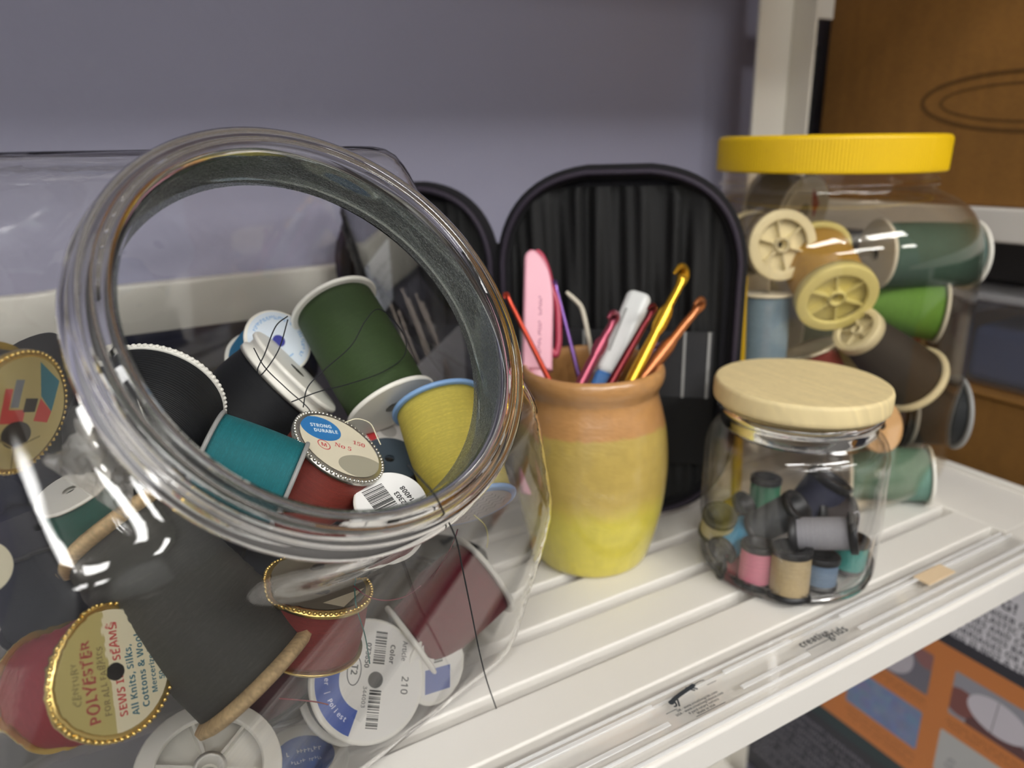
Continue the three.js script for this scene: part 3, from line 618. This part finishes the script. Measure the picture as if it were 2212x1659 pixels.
// loose thread ends
const strand = (label, hex, pts, r = 0.00022, n = 60) => {
  const c = curve(pts, n);
  return solo('loose_thread', sweep(c, c.map(() => r), 6), strandMat(hex), label, 'thread', 'loose thread ends');
};
strand('long black thread hanging over the jar lip down to the shelf', 0x1a1d20, [[-0.1473,0.1470,0.1324], [-0.1452,0.1438,0.1342], [-0.1427,0.1398,0.1364], [-0.1375,0.1299,0.1297], [-0.1297,0.1137,0.1187], [-0.1234,0.0954,0.1077], [-0.1172,0.0720,0.0986], [-0.1110,0.0466,0.0901], [-0.1043,0.0241,0.0809], [-0.0967,0.0008,0.0725]], 0.00026, 90);
strand('black thread looped over the dark green spool', 0x14171b, [[-0.1526,0.1348,0.0402], [-0.1501,0.1414,0.0392], [-0.1429,0.1460,0.0363], [-0.1303,0.1525,0.0312], [-0.1233,0.1604,0.0284], [-0.1177,0.1636,0.0261], [-0.1106,0.1581,0.0232], [-0.1052,0.1470,0.0211], [-0.1070,0.1420,0.0218], [-0.1170,0.1385,0.0258], [-0.1350,0.1380,0.0331], [-0.1457,0.1387,0.0374], [-0.1567,0.1382,0.0419]], 0.00022, 90);
strand('black thread tail curling above the white ridged cap', 0x14171b, [[-0.1509,0.1650,0.0244], [-0.1555,0.1627,0.0263], [-0.1614,0.1533,0.0287], [-0.1648,0.1482,0.0301], [-0.1645,0.1460,0.0299], [-0.1565,0.1529,0.0267], [-0.1510,0.1638,0.0245]]);
strand('black thread lying along the white ridged cap', 0x14171b, [[-0.1656,0.1576,0.0347], [-0.1630,0.1505,0.0336], [-0.1557,0.1397,0.0307], [-0.1481,0.1293,0.0276], [-0.1470,0.1256,0.0272]]);
strand('wine red thread end running to the maroon spool', 0x7c2138, [[-0.1544,0.0910,0.0906], [-0.1499,0.0844,0.0887], [-0.1431,0.0787,0.0860], [-0.1347,0.0755,0.0826], [-0.1285,0.0760,0.0801]]);
strand('short dark red thread above the maroon spool', 0x6f1f30, [[-0.1123,0.0924,0.0779], [-0.1148,0.0881,0.0789], [-0.1206,0.0827,0.0812], [-0.1252,0.0787,0.0831]]);
strand('green thread end hanging in front of the 210 label', 0x2c6f68, [[-0.1530,0.0936,0.0878], [-0.1537,0.0827,0.0881], [-0.1517,0.0689,0.0873], [-0.1511,0.0574,0.0871]]);
strand('red thread end touching the blue part of the 210 label', 0x8f2a38, [[-0.1820,0.0651,0.0974], [-0.1765,0.0603,0.0952], [-0.1708,0.0551,0.0929], [-0.1671,0.0512,0.0914]]);
strand('pale yellow thread end under the yellow spool', 0xd8cf8a, [[-0.1005,0.0894,0.0666], [-0.0948,0.0817,0.0643], [-0.0939,0.0751,0.0640], [-0.0946,0.0723,0.0642]]);
strand('cream thread curl behind the brown red spool', 0xe6dfc4, [[-0.1446,0.1354,0.0650], [-0.1401,0.1352,0.0632], [-0.1349,0.1317,0.0611], [-0.1326,0.1257,0.0602], [-0.1315,0.1226,0.0598]]);

// ---------------------------------------------------------------- navy cloth folded at the back of the shelf
{
  const t = thing('folded_cloth', 'folded navy cloth lying at the back of the shelf behind the big jar', 'cloth');
  const m = std({ color: 0x2b2f45, roughness: 0.95, bumpMap: rep(clothBump, 8, 2), bumpScale: 0.0006 });
  for (const [y0, y1, x1, z1] of [[0.0005, 0.042, -0.1, -0.138], [0.042, 0.085, -0.106, -0.14], [0.085, 0.128, -0.103, -0.142]]) part('fold', box(-0.62, x1, y0, y1, -0.166, z1, 0.01), m, t);
}

// ---------------------------------------------------------------- zipped hook case, standing open
{
  const t = thing('hook_case', 'black zipped crochet hook case standing open behind the pot', 'case');
  t.position.set(0, 0, -0.095);
  const panel = (dir, w, h, rc, flip) => {
    const g = new THREE.Group(); g.name = 'cover'; t.add(g); g.rotation.y = -Math.atan2(dir[1], dir[0]);
    const s = new THREE.Shape();
    const x0 = 0.003, x1 = w;
    s.moveTo(x0 + rc, 0); s.lineTo(x1 - rc, 0); s.quadraticCurveTo(x1 - rc * 0.1, rc * 0.1, x1, rc); s.lineTo(x1, h - rc); s.quadraticCurveTo(x1 - rc * 0.1, h - rc * 0.1, x1 - rc, h);
    s.lineTo(x0 + rc, h); s.quadraticCurveTo(x0 + rc * 0.1, h - rc * 0.1, x0, h - rc); s.lineTo(x0, rc); s.quadraticCurveTo(x0 + rc * 0.1, rc * 0.1, x0 + rc, 0);
    const back = new THREE.ExtrudeGeometry(s, { depth: 0.003, bevelEnabled: false, curveSegments: 12 }).translate(0, 0, flip ? 0 : -0.003);
    part('shell', back, M.caseShell, g);
    const out = s.getPoints(14).map((p) => new THREE.Vector3(p.x, p.y, 0.004 * (flip ? -1 : 1)));
    part('wall', sweep([...out, out[0]], [...out, out[0]].map(() => 0.0042), 10), M.caseShell, g, 'padded black edge');
    const zip = out.map((p) => new THREE.Vector3(w / 2 + (p.x - w / 2) * 0.995, h / 2 + (p.y - h / 2) * 0.997, 0.0095 * (flip ? -1 : 1)));
    part('zipper', sweep([...zip, zip[0]], [...zip, zip[0]].map(() => 0.0017), 8), M.zipper, g, 'dark plum zip tape');
    // gathered lining
    const nx = 90, ny = 40, pos = [], uv = [], idx = [], m = 0.008;
    const halfAt = (y) => { const e = Math.min(y, h - y), k = e < rc ? 1 - Math.sqrt(Math.max(0, 1 - ((rc - e) / rc) ** 2)) : 0; return w / 2 - m - k * (rc - m) * 0.86; };
    for (let j = 0; j <= ny; j++) for (let i = 0; i <= nx; i++) {
      const y = m + (h - 2 * m) * j / ny, u = i / nx * 2 - 1, x = w / 2 + u * halfAt(y), top = Math.min(1, (j / ny) * 1.6);
      const f = 0.0024 * Math.sin(x * 330 + 1.2 * Math.sin(x * 120) + 0.5 * Math.sin(y * 22)) * (0.35 + 0.65 * top) + 0.001 * Math.sin(x * 700 + y * 30);
      pos.push(x, y, (0.004 + f) * (flip ? -1 : 1)); uv.push(x / w, y / h);
    }
    for (let j = 0; j < ny; j++) for (let i = 0; i < nx; i++) { const a = j * (nx + 1) + i, b = a + nx + 1; flip ? idx.push(a, b, a + 1, a + 1, b, b + 1) : idx.push(a, a + 1, b, a + 1, b + 1, b); }
    const lg = new THREE.BufferGeometry(); lg.setAttribute('position', new THREE.Float32BufferAttribute(pos, 3)); lg.setAttribute('uv', new THREE.Float32BufferAttribute(uv, 2)); lg.setIndex(idx); lg.computeVertexNormals();
    part('lining', lg, M.lining, g, 'gathered black lining');
    const z = 0.0082 * (flip ? -1 : 1);
    part('pocket', box(0.012, w - 0.012, 0.078, 0.118, Math.min(z, z * 1.08), Math.max(z, z * 1.08)), M.pocket, g, 'clear pocket strip');
    for (const k of [0.02, 0.35, 0.62, 0.86, 0.98]) { const x = 0.012 + (w - 0.024) * k; part('pocket_seam', box(x - 0.0008, x + 0.0008, 0.078, 0.118, Math.min(z * 1.08, z * 1.16), Math.max(z * 1.08, z * 1.16)), M.greyPlastic, g); }
    part('pocket_base', box(0.01, w - 0.01, 0.035, 0.078, Math.min(z * 0.95, z * 1.1), Math.max(z * 0.95, z * 1.1), 0.0005), M.lining, g);
    return g;
  };
  panel([0.104, 0.091], 0.1385, 0.2075, 0.05, false);
  panel([-0.07, -0.077], 0.108, 0.2, 0.042, true);
  part('spine', new THREE.CylinderGeometry(0.0045, 0.0045, 0.15, 16).translate(0, 0.092, -0.002), M.caseShell, t);
  const card = solo('label_card', box(-0.026, 0.026, -0.018, 0.018, -0.0005, 0.0005), std({ color: 0xb9bcc2, roughness: 0.5, map: canv(256, 180, (g, w, h) => { g.fillStyle = '#eef0f2'; g.fillRect(0, 0, w, h); g.fillStyle = '#5b6068'; scrib(g, 20, 60, 190, 24); scrib(g, 30, 100, 160, 18); scrib(g, 26, 132, 180, 14); }) }), 'pale printed card in the left cover of the hook case', 'card');
  card.position.set(-0.0555, 0.148, -0.142); card.rotation.set(0, 0.82, 0.35, 'YXZ');
  const steel = std({ color: 0x7d746c, roughness: 0.32, metalness: 0.9 });
  [[[-0.0628,0.1353,-0.1158], [-0.0520,0.0831,-0.0965]], [[-0.0593,0.1317,-0.1126], [-0.0485,0.0795,-0.0933]], [[-0.0554,0.1438,-0.1150], [-0.0445,0.0917,-0.0957]], [[-0.0530,0.1384,-0.1117], [-0.0421,0.0863,-0.0923]], [[-0.0486,0.1409,-0.1103], [-0.0377,0.0888,-0.0909]], [[-0.0461,0.1361,-0.1071], [-0.0351,0.0839,-0.0877]], [[-0.0446,0.1255,-0.1023], [-0.0336,0.0732,-0.0829]]].forEach(([a, b]) => {
    const A = V(a), B = V(b), d = A.clone().sub(B);
    const pts = [B, A.clone().addScaledVector(d, -0.12), A.clone().addScaledVector(d, -0.05), A], s = solo('steel_hook', sweep(pts, [0.001, 0.001, 0.0006, 0.0009], 8), steel, 'thin steel crochet hook in the bundle seen through the slanted jar', 'hook', 'steel hooks in the case');
  });
  const pouch = solo('hook_pouch', box(-0.026, 0.026, -0.03, 0.012, -0.0006, 0.0006), phy({ color: 0xcfcdcf, transmission: 0.7, roughness: 0.25, thickness: 0 }), 'clear pouch holding the bundle of steel hooks', 'pouch');
  pouch.position.set(-0.0425, 0.1, -0.092); pouch.rotation.set(0, 0.55, 0.3, 'YXZ');
}

// ---------------------------------------------------------------- glazed pot with hooks and pens
const POT = V([0.0079, 0, -0.0097]);
{
  const t = thing('ceramic_pot', 'glazed stoneware pot in orange, ochre and yellow bands, holding crochet hooks', 'pot');
  t.position.copy(POT);
  const outer = curve([[0.0285, 0, 0], [0.0312, 0.0018, 0], [0.0352, 0.013, 0], [0.0393, 0.031, 0], [0.0412, 0.048, 0], [0.0415, 0.06, 0], [0.0402, 0.076, 0], [0.0376, 0.088, 0], [0.0355, 0.0955, 0], [0.0352, 0.0985, 0], [0.0362, 0.1012, 0], [0.0377, 0.1045, 0], [0.0383, 0.108, 0], [0.0376, 0.111, 0], [0.0357, 0.1125, 0], [0.0338, 0.1115, 0]], 90).map((p) => [p.x, p.y]);
  const inner = [[0.0326, 0.108], [0.0322, 0.1], [0.0345, 0.09], [0.0375, 0.075], [0.0385, 0.058], [0.037, 0.035], [0.0325, 0.014], [0.02, 0.008], [0.0002, 0.0075]];
  const g = lathe([[0.0002, 0.0006], ...outer, ...inner], 96), uv = g.attributes.uv, p = g.attributes.position;
  for (let i = 0; i < uv.count; i++) uv.setXY(i, uv.getX(i), p.getY(i) / 0.1125);
  const glaze = canv(1024, 512, (c, w, h) => {
    const img = c.createImageData(w, h), A = [190, 140, 86], B = [189, 163, 86], D = [209, 195, 74];
    for (let y = 0; y < h; y++) for (let x = 0; x < w; x++) {
      const v = 1 - y / h, n1 = vnoise(G16, 16, x / 64, y / 60), n2 = vnoise(G64, 64, x / 16, y / 16), n3 = vnoise(G128, 128, x / 8, y / 40);
      const e1 = v + 0.03 * (n1 - 0.5) + 0.012 * (n2 - 0.5), e2 = v + 0.08 * (n1 - 0.5) + 0.03 * (n2 - 0.5);
      const s = (a, b, k) => { const q = Math.max(0, Math.min(1, (k - a) / (b - a))); return q * q * (3 - 2 * q); };
      const k1 = s(0.725, 0.745, e1), k2 = s(0.3, 0.46, e2), tone = 0.975 + 0.02 * n3 + 0.05 * (n2 - 0.5);
      for (let q = 0; q < 3; q++) img.data[(y * w + x) * 4 + q] = Math.min(255, tone * ((D[q] * (1 - k2) + B[q] * k2) * (1 - k1) + A[q] * k1));
      img.data[(y * w + x) * 4 + 3] = 255;
    }
    c.putImageData(img, 0, 0);
  });
  part('body', g, phy({ map: glaze, roughness: 0.34, clearcoat: 0.8, clearcoatRoughness: 0.08, bumpMap: rep(paintBump, 1, 1), bumpScale: 0.0004 }), t);
}
// a straight tool: tip, a lower point, extended into the pot
function intoPot(T, E) {
  const d = E.clone().sub(T).normalize(), p = E.clone();
  for (let i = 0; i < 200; i++) { const q = p.clone().addScaledVector(d, 0.0006); if (q.y < 0.014 || Math.hypot(q.x - POT.x, q.z - POT.z) > 0.031) break; p.copy(q); }
  return p;
}
function hook(label, T, E, r, mat, head = 1, flat) {
  T = V(T); E = V(E);
  const b = intoPot(T, E), d = T.clone().sub(b).normalize(), L = T.distanceTo(b);
  const t = thing('crochet_hook', label, 'hook', 'crochet hooks in the pot');
  t.position.copy(b);
  const side = V([-0.85, 0.1, 0.4]).addScaledVector(d, V([0.85, -0.1, -0.4]).dot(d)).normalize(), at = (a, s = 0) => d.clone().multiplyScalar(a).addScaledVector(side, s);
  const h = r * 3.2 * head;
  const g = L - h * 2.2;
  part('shaft', sweep([at(0), at(g * 0.55), at(g * 0.8), at(g)], [r, r, r * 0.95, r * 0.8], 16), mat, t);
  part('hook_head', sweep(curve([at(g), at(L - h * 1.2), at(L - h * 0.55, -r * 0.2), at(L - h * 0.15, r * 0.1), at(L, r * 0.9 * head), at(L - h * 0.14, r * 1.9 * head), at(L - h * 0.5, r * 2.4 * head)], 28), Array.from({ length: 29 }, (_, i) => { const k = i / 28; return r * (k < 0.35 ? 0.8 - 0.3 * k : k < 0.7 ? 0.7 + 0.35 * Math.sin((k - 0.35) / 0.35 * Math.PI) : 0.72 - 1.5 * (k - 0.7)); }), 14), mat, t);
  if (flat) { const a = at(L * 0.62), c = at(L * 0.78); part('thumb_rest', sweep([a, at(L * 0.66), at(L * 0.74), c], [r * 0.9, r * 1.22, r * 1.22, r * 0.9], 14), mat, t); }
  return t;
}
const metal = (hex, ro = 0.3, me = 0.75) => std({ color: hex, roughness: ro, metalness: me });
hook('thin red crochet hook leaning left out of the pot', [-0.0327, 0.1511, -0.0277], [-0.018, 0.1031, -0.006], 0.0015, metal(0xc24a36), 0.8);
hook('thin purple crochet hook behind the pink pen', [0.0032, 0.152, -0.0386], [0.006, 0.0987, -0.0172], 0.0014, metal(0x7d5c9c), 0.9);
hook('dusty crimson crochet hook left of the white pen', [0.017, 0.138, -0.002], [-0.0116, 0.1005, 0.0026], 0.0029, metal(0x9a4a5c), 1, true);
hook('dark red crochet hook lying across the white and blue pen', [0.0316, 0.1424, 0.0102], [-0.001, 0.1024, 0.0136], 0.0023, metal(0x6e2429), 1);
hook('gold crochet hook with a big hook, tallest at the right', [0.059, 0.1561, 0.002], [0.0113, 0.1015, 0.0145], 0.0032, metal(0xe7b43a, 0.24, 0.85), 1.6, true);
hook('copper crochet hook, rightmost in the pot', [0.0637, 0.1408, 0.0103], [0.0218, 0.1004, 0.0087], 0.0031, metal(0xb9764c, 0.28), 1.1, true);
hook('shiny lilac crochet hook between the gold hook and the rim', [0.0457, 0.1167, -0.0024], [0.0191, 0.0966, 0.0026], 0.0027, metal(0xb9a2cf, 0.22), 0.8);
{
  // bent cream needle
  const c = curve([[0.0105, 0.1455, -0.0385], [0.0165, 0.1385, -0.0345], [0.0176, 0.136, -0.0335], [0.018, 0.117, -0.0259], [0.019, 0.06, -0.008], [0.0195, 0.03, 0.0]], 40);
  solo('bent_needle', sweep(c, c.map((_, i) => (i < 3 ? 0.0009 + 0.0002 * i : 0.0014)), 10), std({ color: 0xcfc7b4, roughness: 0.4 }), 'thin cream cable needle with a bent tip, in the pot', 'needle');
}
{
  const t = thing('highlighter_pen', 'pink highlighter pen with dark pink clip, standing left in the pot', 'pen');
  const T = V([-0.001, 0.1645, -0.0475]), B = V([-0.0235, 0.076, -0.0165]);
  const y = T.clone().sub(B).normalize(), right = V([0.875, 0, 0.483]).addScaledVector(y, -V([0.875, 0, 0.483]).dot(y)).normalize(), z = right.clone().cross(y);
  t.position.copy(B); t.quaternion.setFromRotationMatrix(new THREE.Matrix4().makeBasis(right, y, z));
  const L = T.distanceTo(B), pink = std({ color: 0xe9a9b9, roughness: 0.32 }), deep = std({ color: 0xb8455c, roughness: 0.35 });
  part('barrel', lathe([[0.0002, -0.03], [0.006, -0.03], [0.0068, -0.028], [0.0068, L * 0.36], [0.0002, L * 0.36]], 32).scale(1, 1, 0.8), pink, t);
  // cap: rounded slant top
  const s = new THREE.Shape();
  s.moveTo(-0.0064, 0); s.lineTo(0.0064, 0); s.lineTo(0.0064, L * 0.64 - 0.030); s.quadraticCurveTo(0.006, L * 0.64 - 0.006, -0.0035, L * 0.64); s.quadraticCurveTo(-0.0064, L * 0.64, -0.0064, L * 0.64 - 0.004); s.closePath();
  part('cap', new THREE.ExtrudeGeometry(s, { depth: 0.0075, bevelEnabled: true, bevelThickness: 0.0026, bevelSize: 0.0018, bevelSegments: 5, curveSegments: 16 }).translate(0, L * 0.36 + 0.001, -0.00375), pink, t);
  const q = L, edge = curve([[-0.0052, q + 0.0032, 0], [0, q + 0.0018, 0], [0.0042, q - 0.006, 0], [0.007, q - 0.017, 0], [0.0102, q - 0.026, 0], [0.0112, q - 0.038, 0], [0.0112, q - 0.049, 0], [0.0098, q - 0.0535, 0], [0.0082, q - 0.051, 0]], 44);
  part('clip', sweep(edge, edge.map((_, i) => (i < 4 ? 0.001 : 0.0019)), 10, V([0, 0, 1])).scale(1, 1, 1.9), deep, t, 'dark pink clip and top edge');
  const txt = part('print', new THREE.PlaneGeometry(0.004, 0.036), std({ transparent: true, roughness: 0.5, map: canv(64, 512, (g) => { g.clearRect(0, 0, 64, 512); g.save(); g.translate(44, 500); g.rotate(-Math.PI / 2); g.fillStyle = '#a0566c'; scrib(g, 0, 0, 440, 30); g.restore(); }) }), t);
  txt.position.set(0.001, L * 0.62, 0.00648);
}
{
  const t = thing('seam_tool', 'white and blue plastic pen shaped tool leaning right in the pot', 'tool');
  const T = V([0.0365, 0.147, -0.0065]), B = V([-0.002, 0.094, 0.0065]);
  const y = T.clone().sub(B).normalize(), right = V([0.7, 0, 0.7]).addScaledVector(y, -V([0.7, 0, 0.7]).dot(y)).normalize(), z = right.clone().cross(y);
  t.position.copy(B); t.quaternion.setFromRotationMatrix(new THREE.Matrix4().makeBasis(right, y, z));
  const L = T.distanceTo(B), white = std({ color: 0xd9dad8, roughness: 0.3 }), blue = std({ color: 0x3f6ea8, roughness: 0.35 });
  part('grip', new RoundedBoxGeometry(0.0125, 0.05, 0.008, 3, 0.003).translate(0, -0.005, 0), blue, t);
  part('sleeve', new RoundedBoxGeometry(0.0135, L - 0.018, 0.009, 4, 0.0042).translate(0, 0.018 + (L - 0.018) / 2, 0), white, t);
  part('slot', box(-0.0036, -0.0022, 0.03, L - 0.012, 0.0036, 0.0047), M.greyPlastic, t);
}

// ---------------------------------------------------------------- small jar with wooden lid
const SJ = V([0.0908, 0, 0.0559]);
{
  const t = thing('glass_jar', 'small clear glass jar with a round wooden lid, full of mini spools', 'jar');
  t.position.copy(SJ);
  const side = curve([[0.045, 0.0086, 0], [0.0456, 0.03, 0], [0.0456, 0.055, 0], [0.0455, 0.066, 0], [0.0447, 0.072, 0], [0.0425, 0.0775, 0], [0.0395, 0.081, 0], [0.0382, 0.0826, 0]], 50).map((p) => [p.x, p.y]);
  part('body', lathe(side, 96), M.glass, t);
  part('inner_face', lathe(side.map(([x, y]) => [x - 0.0022, y - (y > 0.075 ? 0.001 : 0)]), 96), M.glass, t);
  part('base', lathe([[0.034, 0.0012], [0.0385, 0.0004], [0.0415, 0.0008], [0.0438, 0.0035], [0.045, 0.0086], [0.0432, 0.0086], [0.0412, 0.0062], [0.038, 0.005], [0.034, 0.0046], [0.034, 0.0012]], 96), M.glassSolid, t, 'thick glass base ring');
  part('floor', lathe([[0.0002, 0.0046], [0.034, 0.0046]], 64), M.glass, t);
  part('neck', lathe([[0.0345, 0.0815], [0.0345, 0.0925], [0.0358, 0.094], [0.0385, 0.094], [0.0402, 0.0925], [0.0402, 0.0905], [0.0388, 0.0888], [0.0376, 0.0865], [0.0381, 0.083], [0.036, 0.0805], [0.0345, 0.0815]], 96), M.glassSolid, t, 'rolled glass neck');
  const lid = thing('wooden_lid', 'pale wooden disc lid with a rubber seal on the small jar', 'lid');
  lid.position.set(SJ.x, 0.0945, SJ.z); lid.rotation.set(0.0, 0, -0.025);
  const g = lathe([[0.0002, 0], [0.0412, 0], [0.0424, 0.001], [0.0427, 0.003], [0.0427, 0.0088], [0.0421, 0.0104], [0.0408, 0.0112], [0.0002, 0.0112]], 96), uv = g.attributes.uv, p = g.attributes.position;
  for (let i = 0; i < uv.count; i++) uv.setXY(i, p.getX(i) * 9 + p.getY(i) * 4, p.getZ(i) * 9);
  part('disc', g, M.lidWood, lid);
  part('plug', lathe([[0.0002, -0.011], [0.032, -0.011], [0.0333, -0.0095], [0.0333, 0], [0.0002, 0]], 64), M.lidWood, lid);
  part('seal', new THREE.TorusGeometry(0.0336, 0.0011, 10, 80).rotateX(Math.PI / 2).translate(0, -0.005, 0), phy({ color: 0xc9c8c2, roughness: 0.4, transmission: 0.3, thickness: 0 }), lid, 'clear rubber ring');
}
const inSmall = 'mini spools in the small jar';
const mini = (k, label, color, o = {}) => spool('mini_spool', label, SML[k], inSmall, { kind: 'mini', color, fm: M.blackPlastic, rt: 0.93, bulge: 0.01, ...o });
mini('pink', 'mini spool of pink thread at the front of the small jar', 0xf08fa4);
mini('beige', 'mini spool of beige thread beside the pink one', 0xcdb588);
mini('slate', 'mini spool of slate blue thread right of the beige one', 0x6d87a2);
mini('teal', 'mini spool of aqua green thread at the right of the small jar', 0x3ea79c);
mini('grey_cone', 'mini spool of charcoal thread with open black end on top', 0x5a5d60);
mini('silver', 'mini spool of silver grey thread lying across the small jar', 0xb3b1b6, { rt: 0.78 });
mini('navy', 'mini spool of navy thread leaning against the right glass', 0x2b2f4a, { rt: 0.95 });
mini('brown', 'mini spool of dark brown thread behind the silver grey one', 0x3c3230, { rt: 0.95 });
mini('olive', 'mini spool of cream thread with dark olive end at the left', 0xbfb288, { fm: std({ color: 0x3d3a2a, roughness: 0.6 }) });
mini('blue', 'mini spool of bright blue thread lying at the left of the small jar', 0x2f8db0);
mini('red', 'mini spool of dark red thread lying at the bottom left', 0x8c2e34);
mini('green', 'mini spool of green thread at the back of the small jar', 0x3f8f6a);
mini('mustard', 'mini spool of mustard thread behind the bright blue one', 0xb79a2c);
strand('grey thread end curling off the silver grey mini spool', 0xc4c2c8, [[0.0885, 0.046, 0.0935], [0.0915, 0.049, 0.0955], [0.093, 0.046, 0.0958], [0.092, 0.036, 0.0962], [0.0905, 0.029, 0.0966], [0.0925, 0.0255, 0.0962], [0.0945, 0.028, 0.095]], 0.00018);

// ---------------------------------------------------------------- big plastic jar with yellow lid
const YJ = V([0.2045, 0, -0.032]);
{
  const t = thing('plastic_jar', 'large clear plastic jar with a yellow screw lid, full of spools', 'jar');
  t.position.copy(YJ);
  const prof = curve([[0.0002, 0.0015, 0], [0.07, 0.0015, 0], [0.077, 0.001, 0], [0.0835, 0.004, 0], [0.0905, 0.012, 0], [0.0935, 0.05, 0], [0.0935, 0.12, 0], [0.093, 0.152, 0], [0.0905, 0.166, 0], [0.084, 0.178, 0], [0.0745, 0.186, 0], [0.0665, 0.1895, 0], [0.064, 0.192, 0], [0.0636, 0.2, 0], [0.0636, 0.212, 0]], 90).map((p) => [p.x, p.y]);
  part('body', lathe(prof, 120), M.plasticClear, t);
  part('inner_face', lathe(prof.filter(([x, y]) => y > 0.004).map(([x, y]) => [x - 0.0014, y]), 120), M.plasticClear, t);
  part('thread_ring', lathe([[0.0637, 0.1935], [0.0655, 0.1945], [0.0655, 0.1965], [0.0637, 0.1975]], 96), M.plasticClear, t);
  const lab = canv(512, 1024, (g, w, h) => { g.fillStyle = '#d6bd8a'; g.fillRect(0, 0, w, h); g.fillStyle = '#c4604a'; g.fillRect(40, 260, 430, 360); g.fillStyle = '#e0694a'; g.fillRect(60, 280, 120, 90); g.strokeStyle = '#8e3a34'; g.lineWidth = 16; g.beginPath(); g.ellipse(330, 430, 70, 120, 0, 0, 7); g.stroke(); g.fillStyle = '#b9a76a'; g.fillRect(0, 760, w, 140); });
  part('paper_label', new THREE.CylinderGeometry(0.093, 0.093, 0.095, 40, 1, true, 1.25, 0.75).translate(0, 0.085, 0), std({ map: lab, side: THREE.DoubleSide, roughness: 0.7 }), t, 'tan and red paper label on the far side');
  const lid = thing('jar_lid', 'yellow ribbed plastic screw lid on the large jar', 'lid');
  lid.position.set(YJ.x, 0.2025, YJ.z); lid.rotation.set(0.012, 0, -0.012);
  const n = 220, pos = [], idx = [], rows = [[0.0655, 0.0004, 0], [0.067, 0, 0], [0.0677, 0.0006, 0], [0.0677, 0.0018, 0.4], [0.0676, 0.0185, 1], [0.0674, 0.0196, 0], [0.0664, 0.0208, 0], [0.064, 0.0212, 0], [0.06, 0.0208, 0], [0.0002, 0.0208, 0]];
  rows.forEach(([r, y, k]) => { for (let j = 0; j <= n * 4; j++) { const a = j / (n * 4) * Math.PI * 2, q = r + k * 0.00035 * Math.cos(a * n); pos.push(q * Math.sin(a), y, q * Math.cos(a)); } });
  for (let i = 0; i < rows.length - 1; i++) for (let j = 0; j < n * 4; j++) { const a = i * (n * 4 + 1) + j, b = a + n * 4 + 1; idx.push(a, a + 1, b, a + 1, b + 1, b); }
  const g = new THREE.BufferGeometry(); g.setAttribute('position', new THREE.Float32BufferAttribute(pos, 3)); g.setIndex(idx); g.computeVertexNormals();
  part('cap', g, M.yellowPlastic, lid);
  part('liner', lathe([[0.0002, 0.011], [0.0635, 0.011], [0.0635, 0.013], [0.0002, 0.013]], 64), M.white, lid);
}
const inYellow = 'thread spools in the yellow lidded jar';
const yel = (k, label, o) => spool('thread_spool', label, YEL[k], inYellow, o);
yel('cream_star', 'cream plastic spool of grey beige thread with spoked end, at the left', { kind: 'spoke', color: 0x9c9078, fm: M.cream });
yel('red_mark', 'white ended spool with red print just under the yellow lid', { kind: 'plastic', color: 0xd3cbb8, face: F.redMark });
yel('gold', 'golden yellow thread spool with pale yellow spoked end', { kind: 'spoke', color: 0xe0b040, fm: M.lemon });
yel('teal', 'dark green grey thread spool lying under the lid at the right', { kind: 'plastic', color: 0x5b8078, fm: M.white });
yel('lime', 'lime green thread spool with white end', { kind: 'plastic', color: 0x86c552, fm: M.white, rb: 0.62, bulge: 0.12 });
yel('sky', 'light blue thread spool standing behind the hook case', { kind: 'plastic', color: 0x9bbcdf, fm: M.white });
yel('dark_teal', 'dark teal thread spool behind the light blue one', { kind: 'plastic', color: 0x1f4a46, fm: M.greyPlastic });
yel('brown', 'dark brown thread spool with cream ends under the lime one', { kind: 'spoke', color: 0x3f372f, fm: M.cream, rb: 1.55, spokes: 5 });
yel('silver_red', 'red thread spool with a silver rim just above the wooden lid', { kind: 'crimp', color: 0x8d2d33, fm: M.silver });
yel('black', 'black thread spool with grey white ends near the lower right', { kind: 'plastic', color: 0x25282a, fm: M.greyPlastic });
yel('tan', 'wooden spool end in tan beside the wooden lid', { kind: 'wood', color: 0x6a5138, fm: std({ color: 0xd9b184, roughness: 0.7 }) });
yel('seafoam', 'seafoam green thread spool lying on the bottom at the right', { kind: 'plastic', color: 0x84b09f, fm: M.white });
yel('fill_dark', 'dark plum thread spool in the middle behind the small jar', { kind: 'plastic', color: 0x3b2c30, fm: M.blackPlastic });
yel('fill_navy', 'navy thread spool on the bottom behind the seafoam one', { kind: 'plastic', color: 0x2a3b48, fm: M.greyPlastic });
{
  const p = solo('pencil', sweep([V([0.1185, 0.004, -0.006]), V([0.1215, 0.145, -0.0175]), V([0.1216, 0.15, -0.0179])], [0.0034, 0.0034, 0.0012], 6), std({ color: 0xd7b51c, roughness: 0.4 }), 'yellow pencil standing at the left inside the yellow lidded jar', 'pencil');
}
strand('pale thread hanging inside the yellow lidded jar from the lid', 0xd9d2bf, [[0.1607, 0.1985, -0.0127], [0.1495, 0.1832, -0.0131], [0.1359, 0.1548, -0.0099], [0.1313, 0.1367, -0.0055]], 0.00016);

renderer.render(scene, camera);
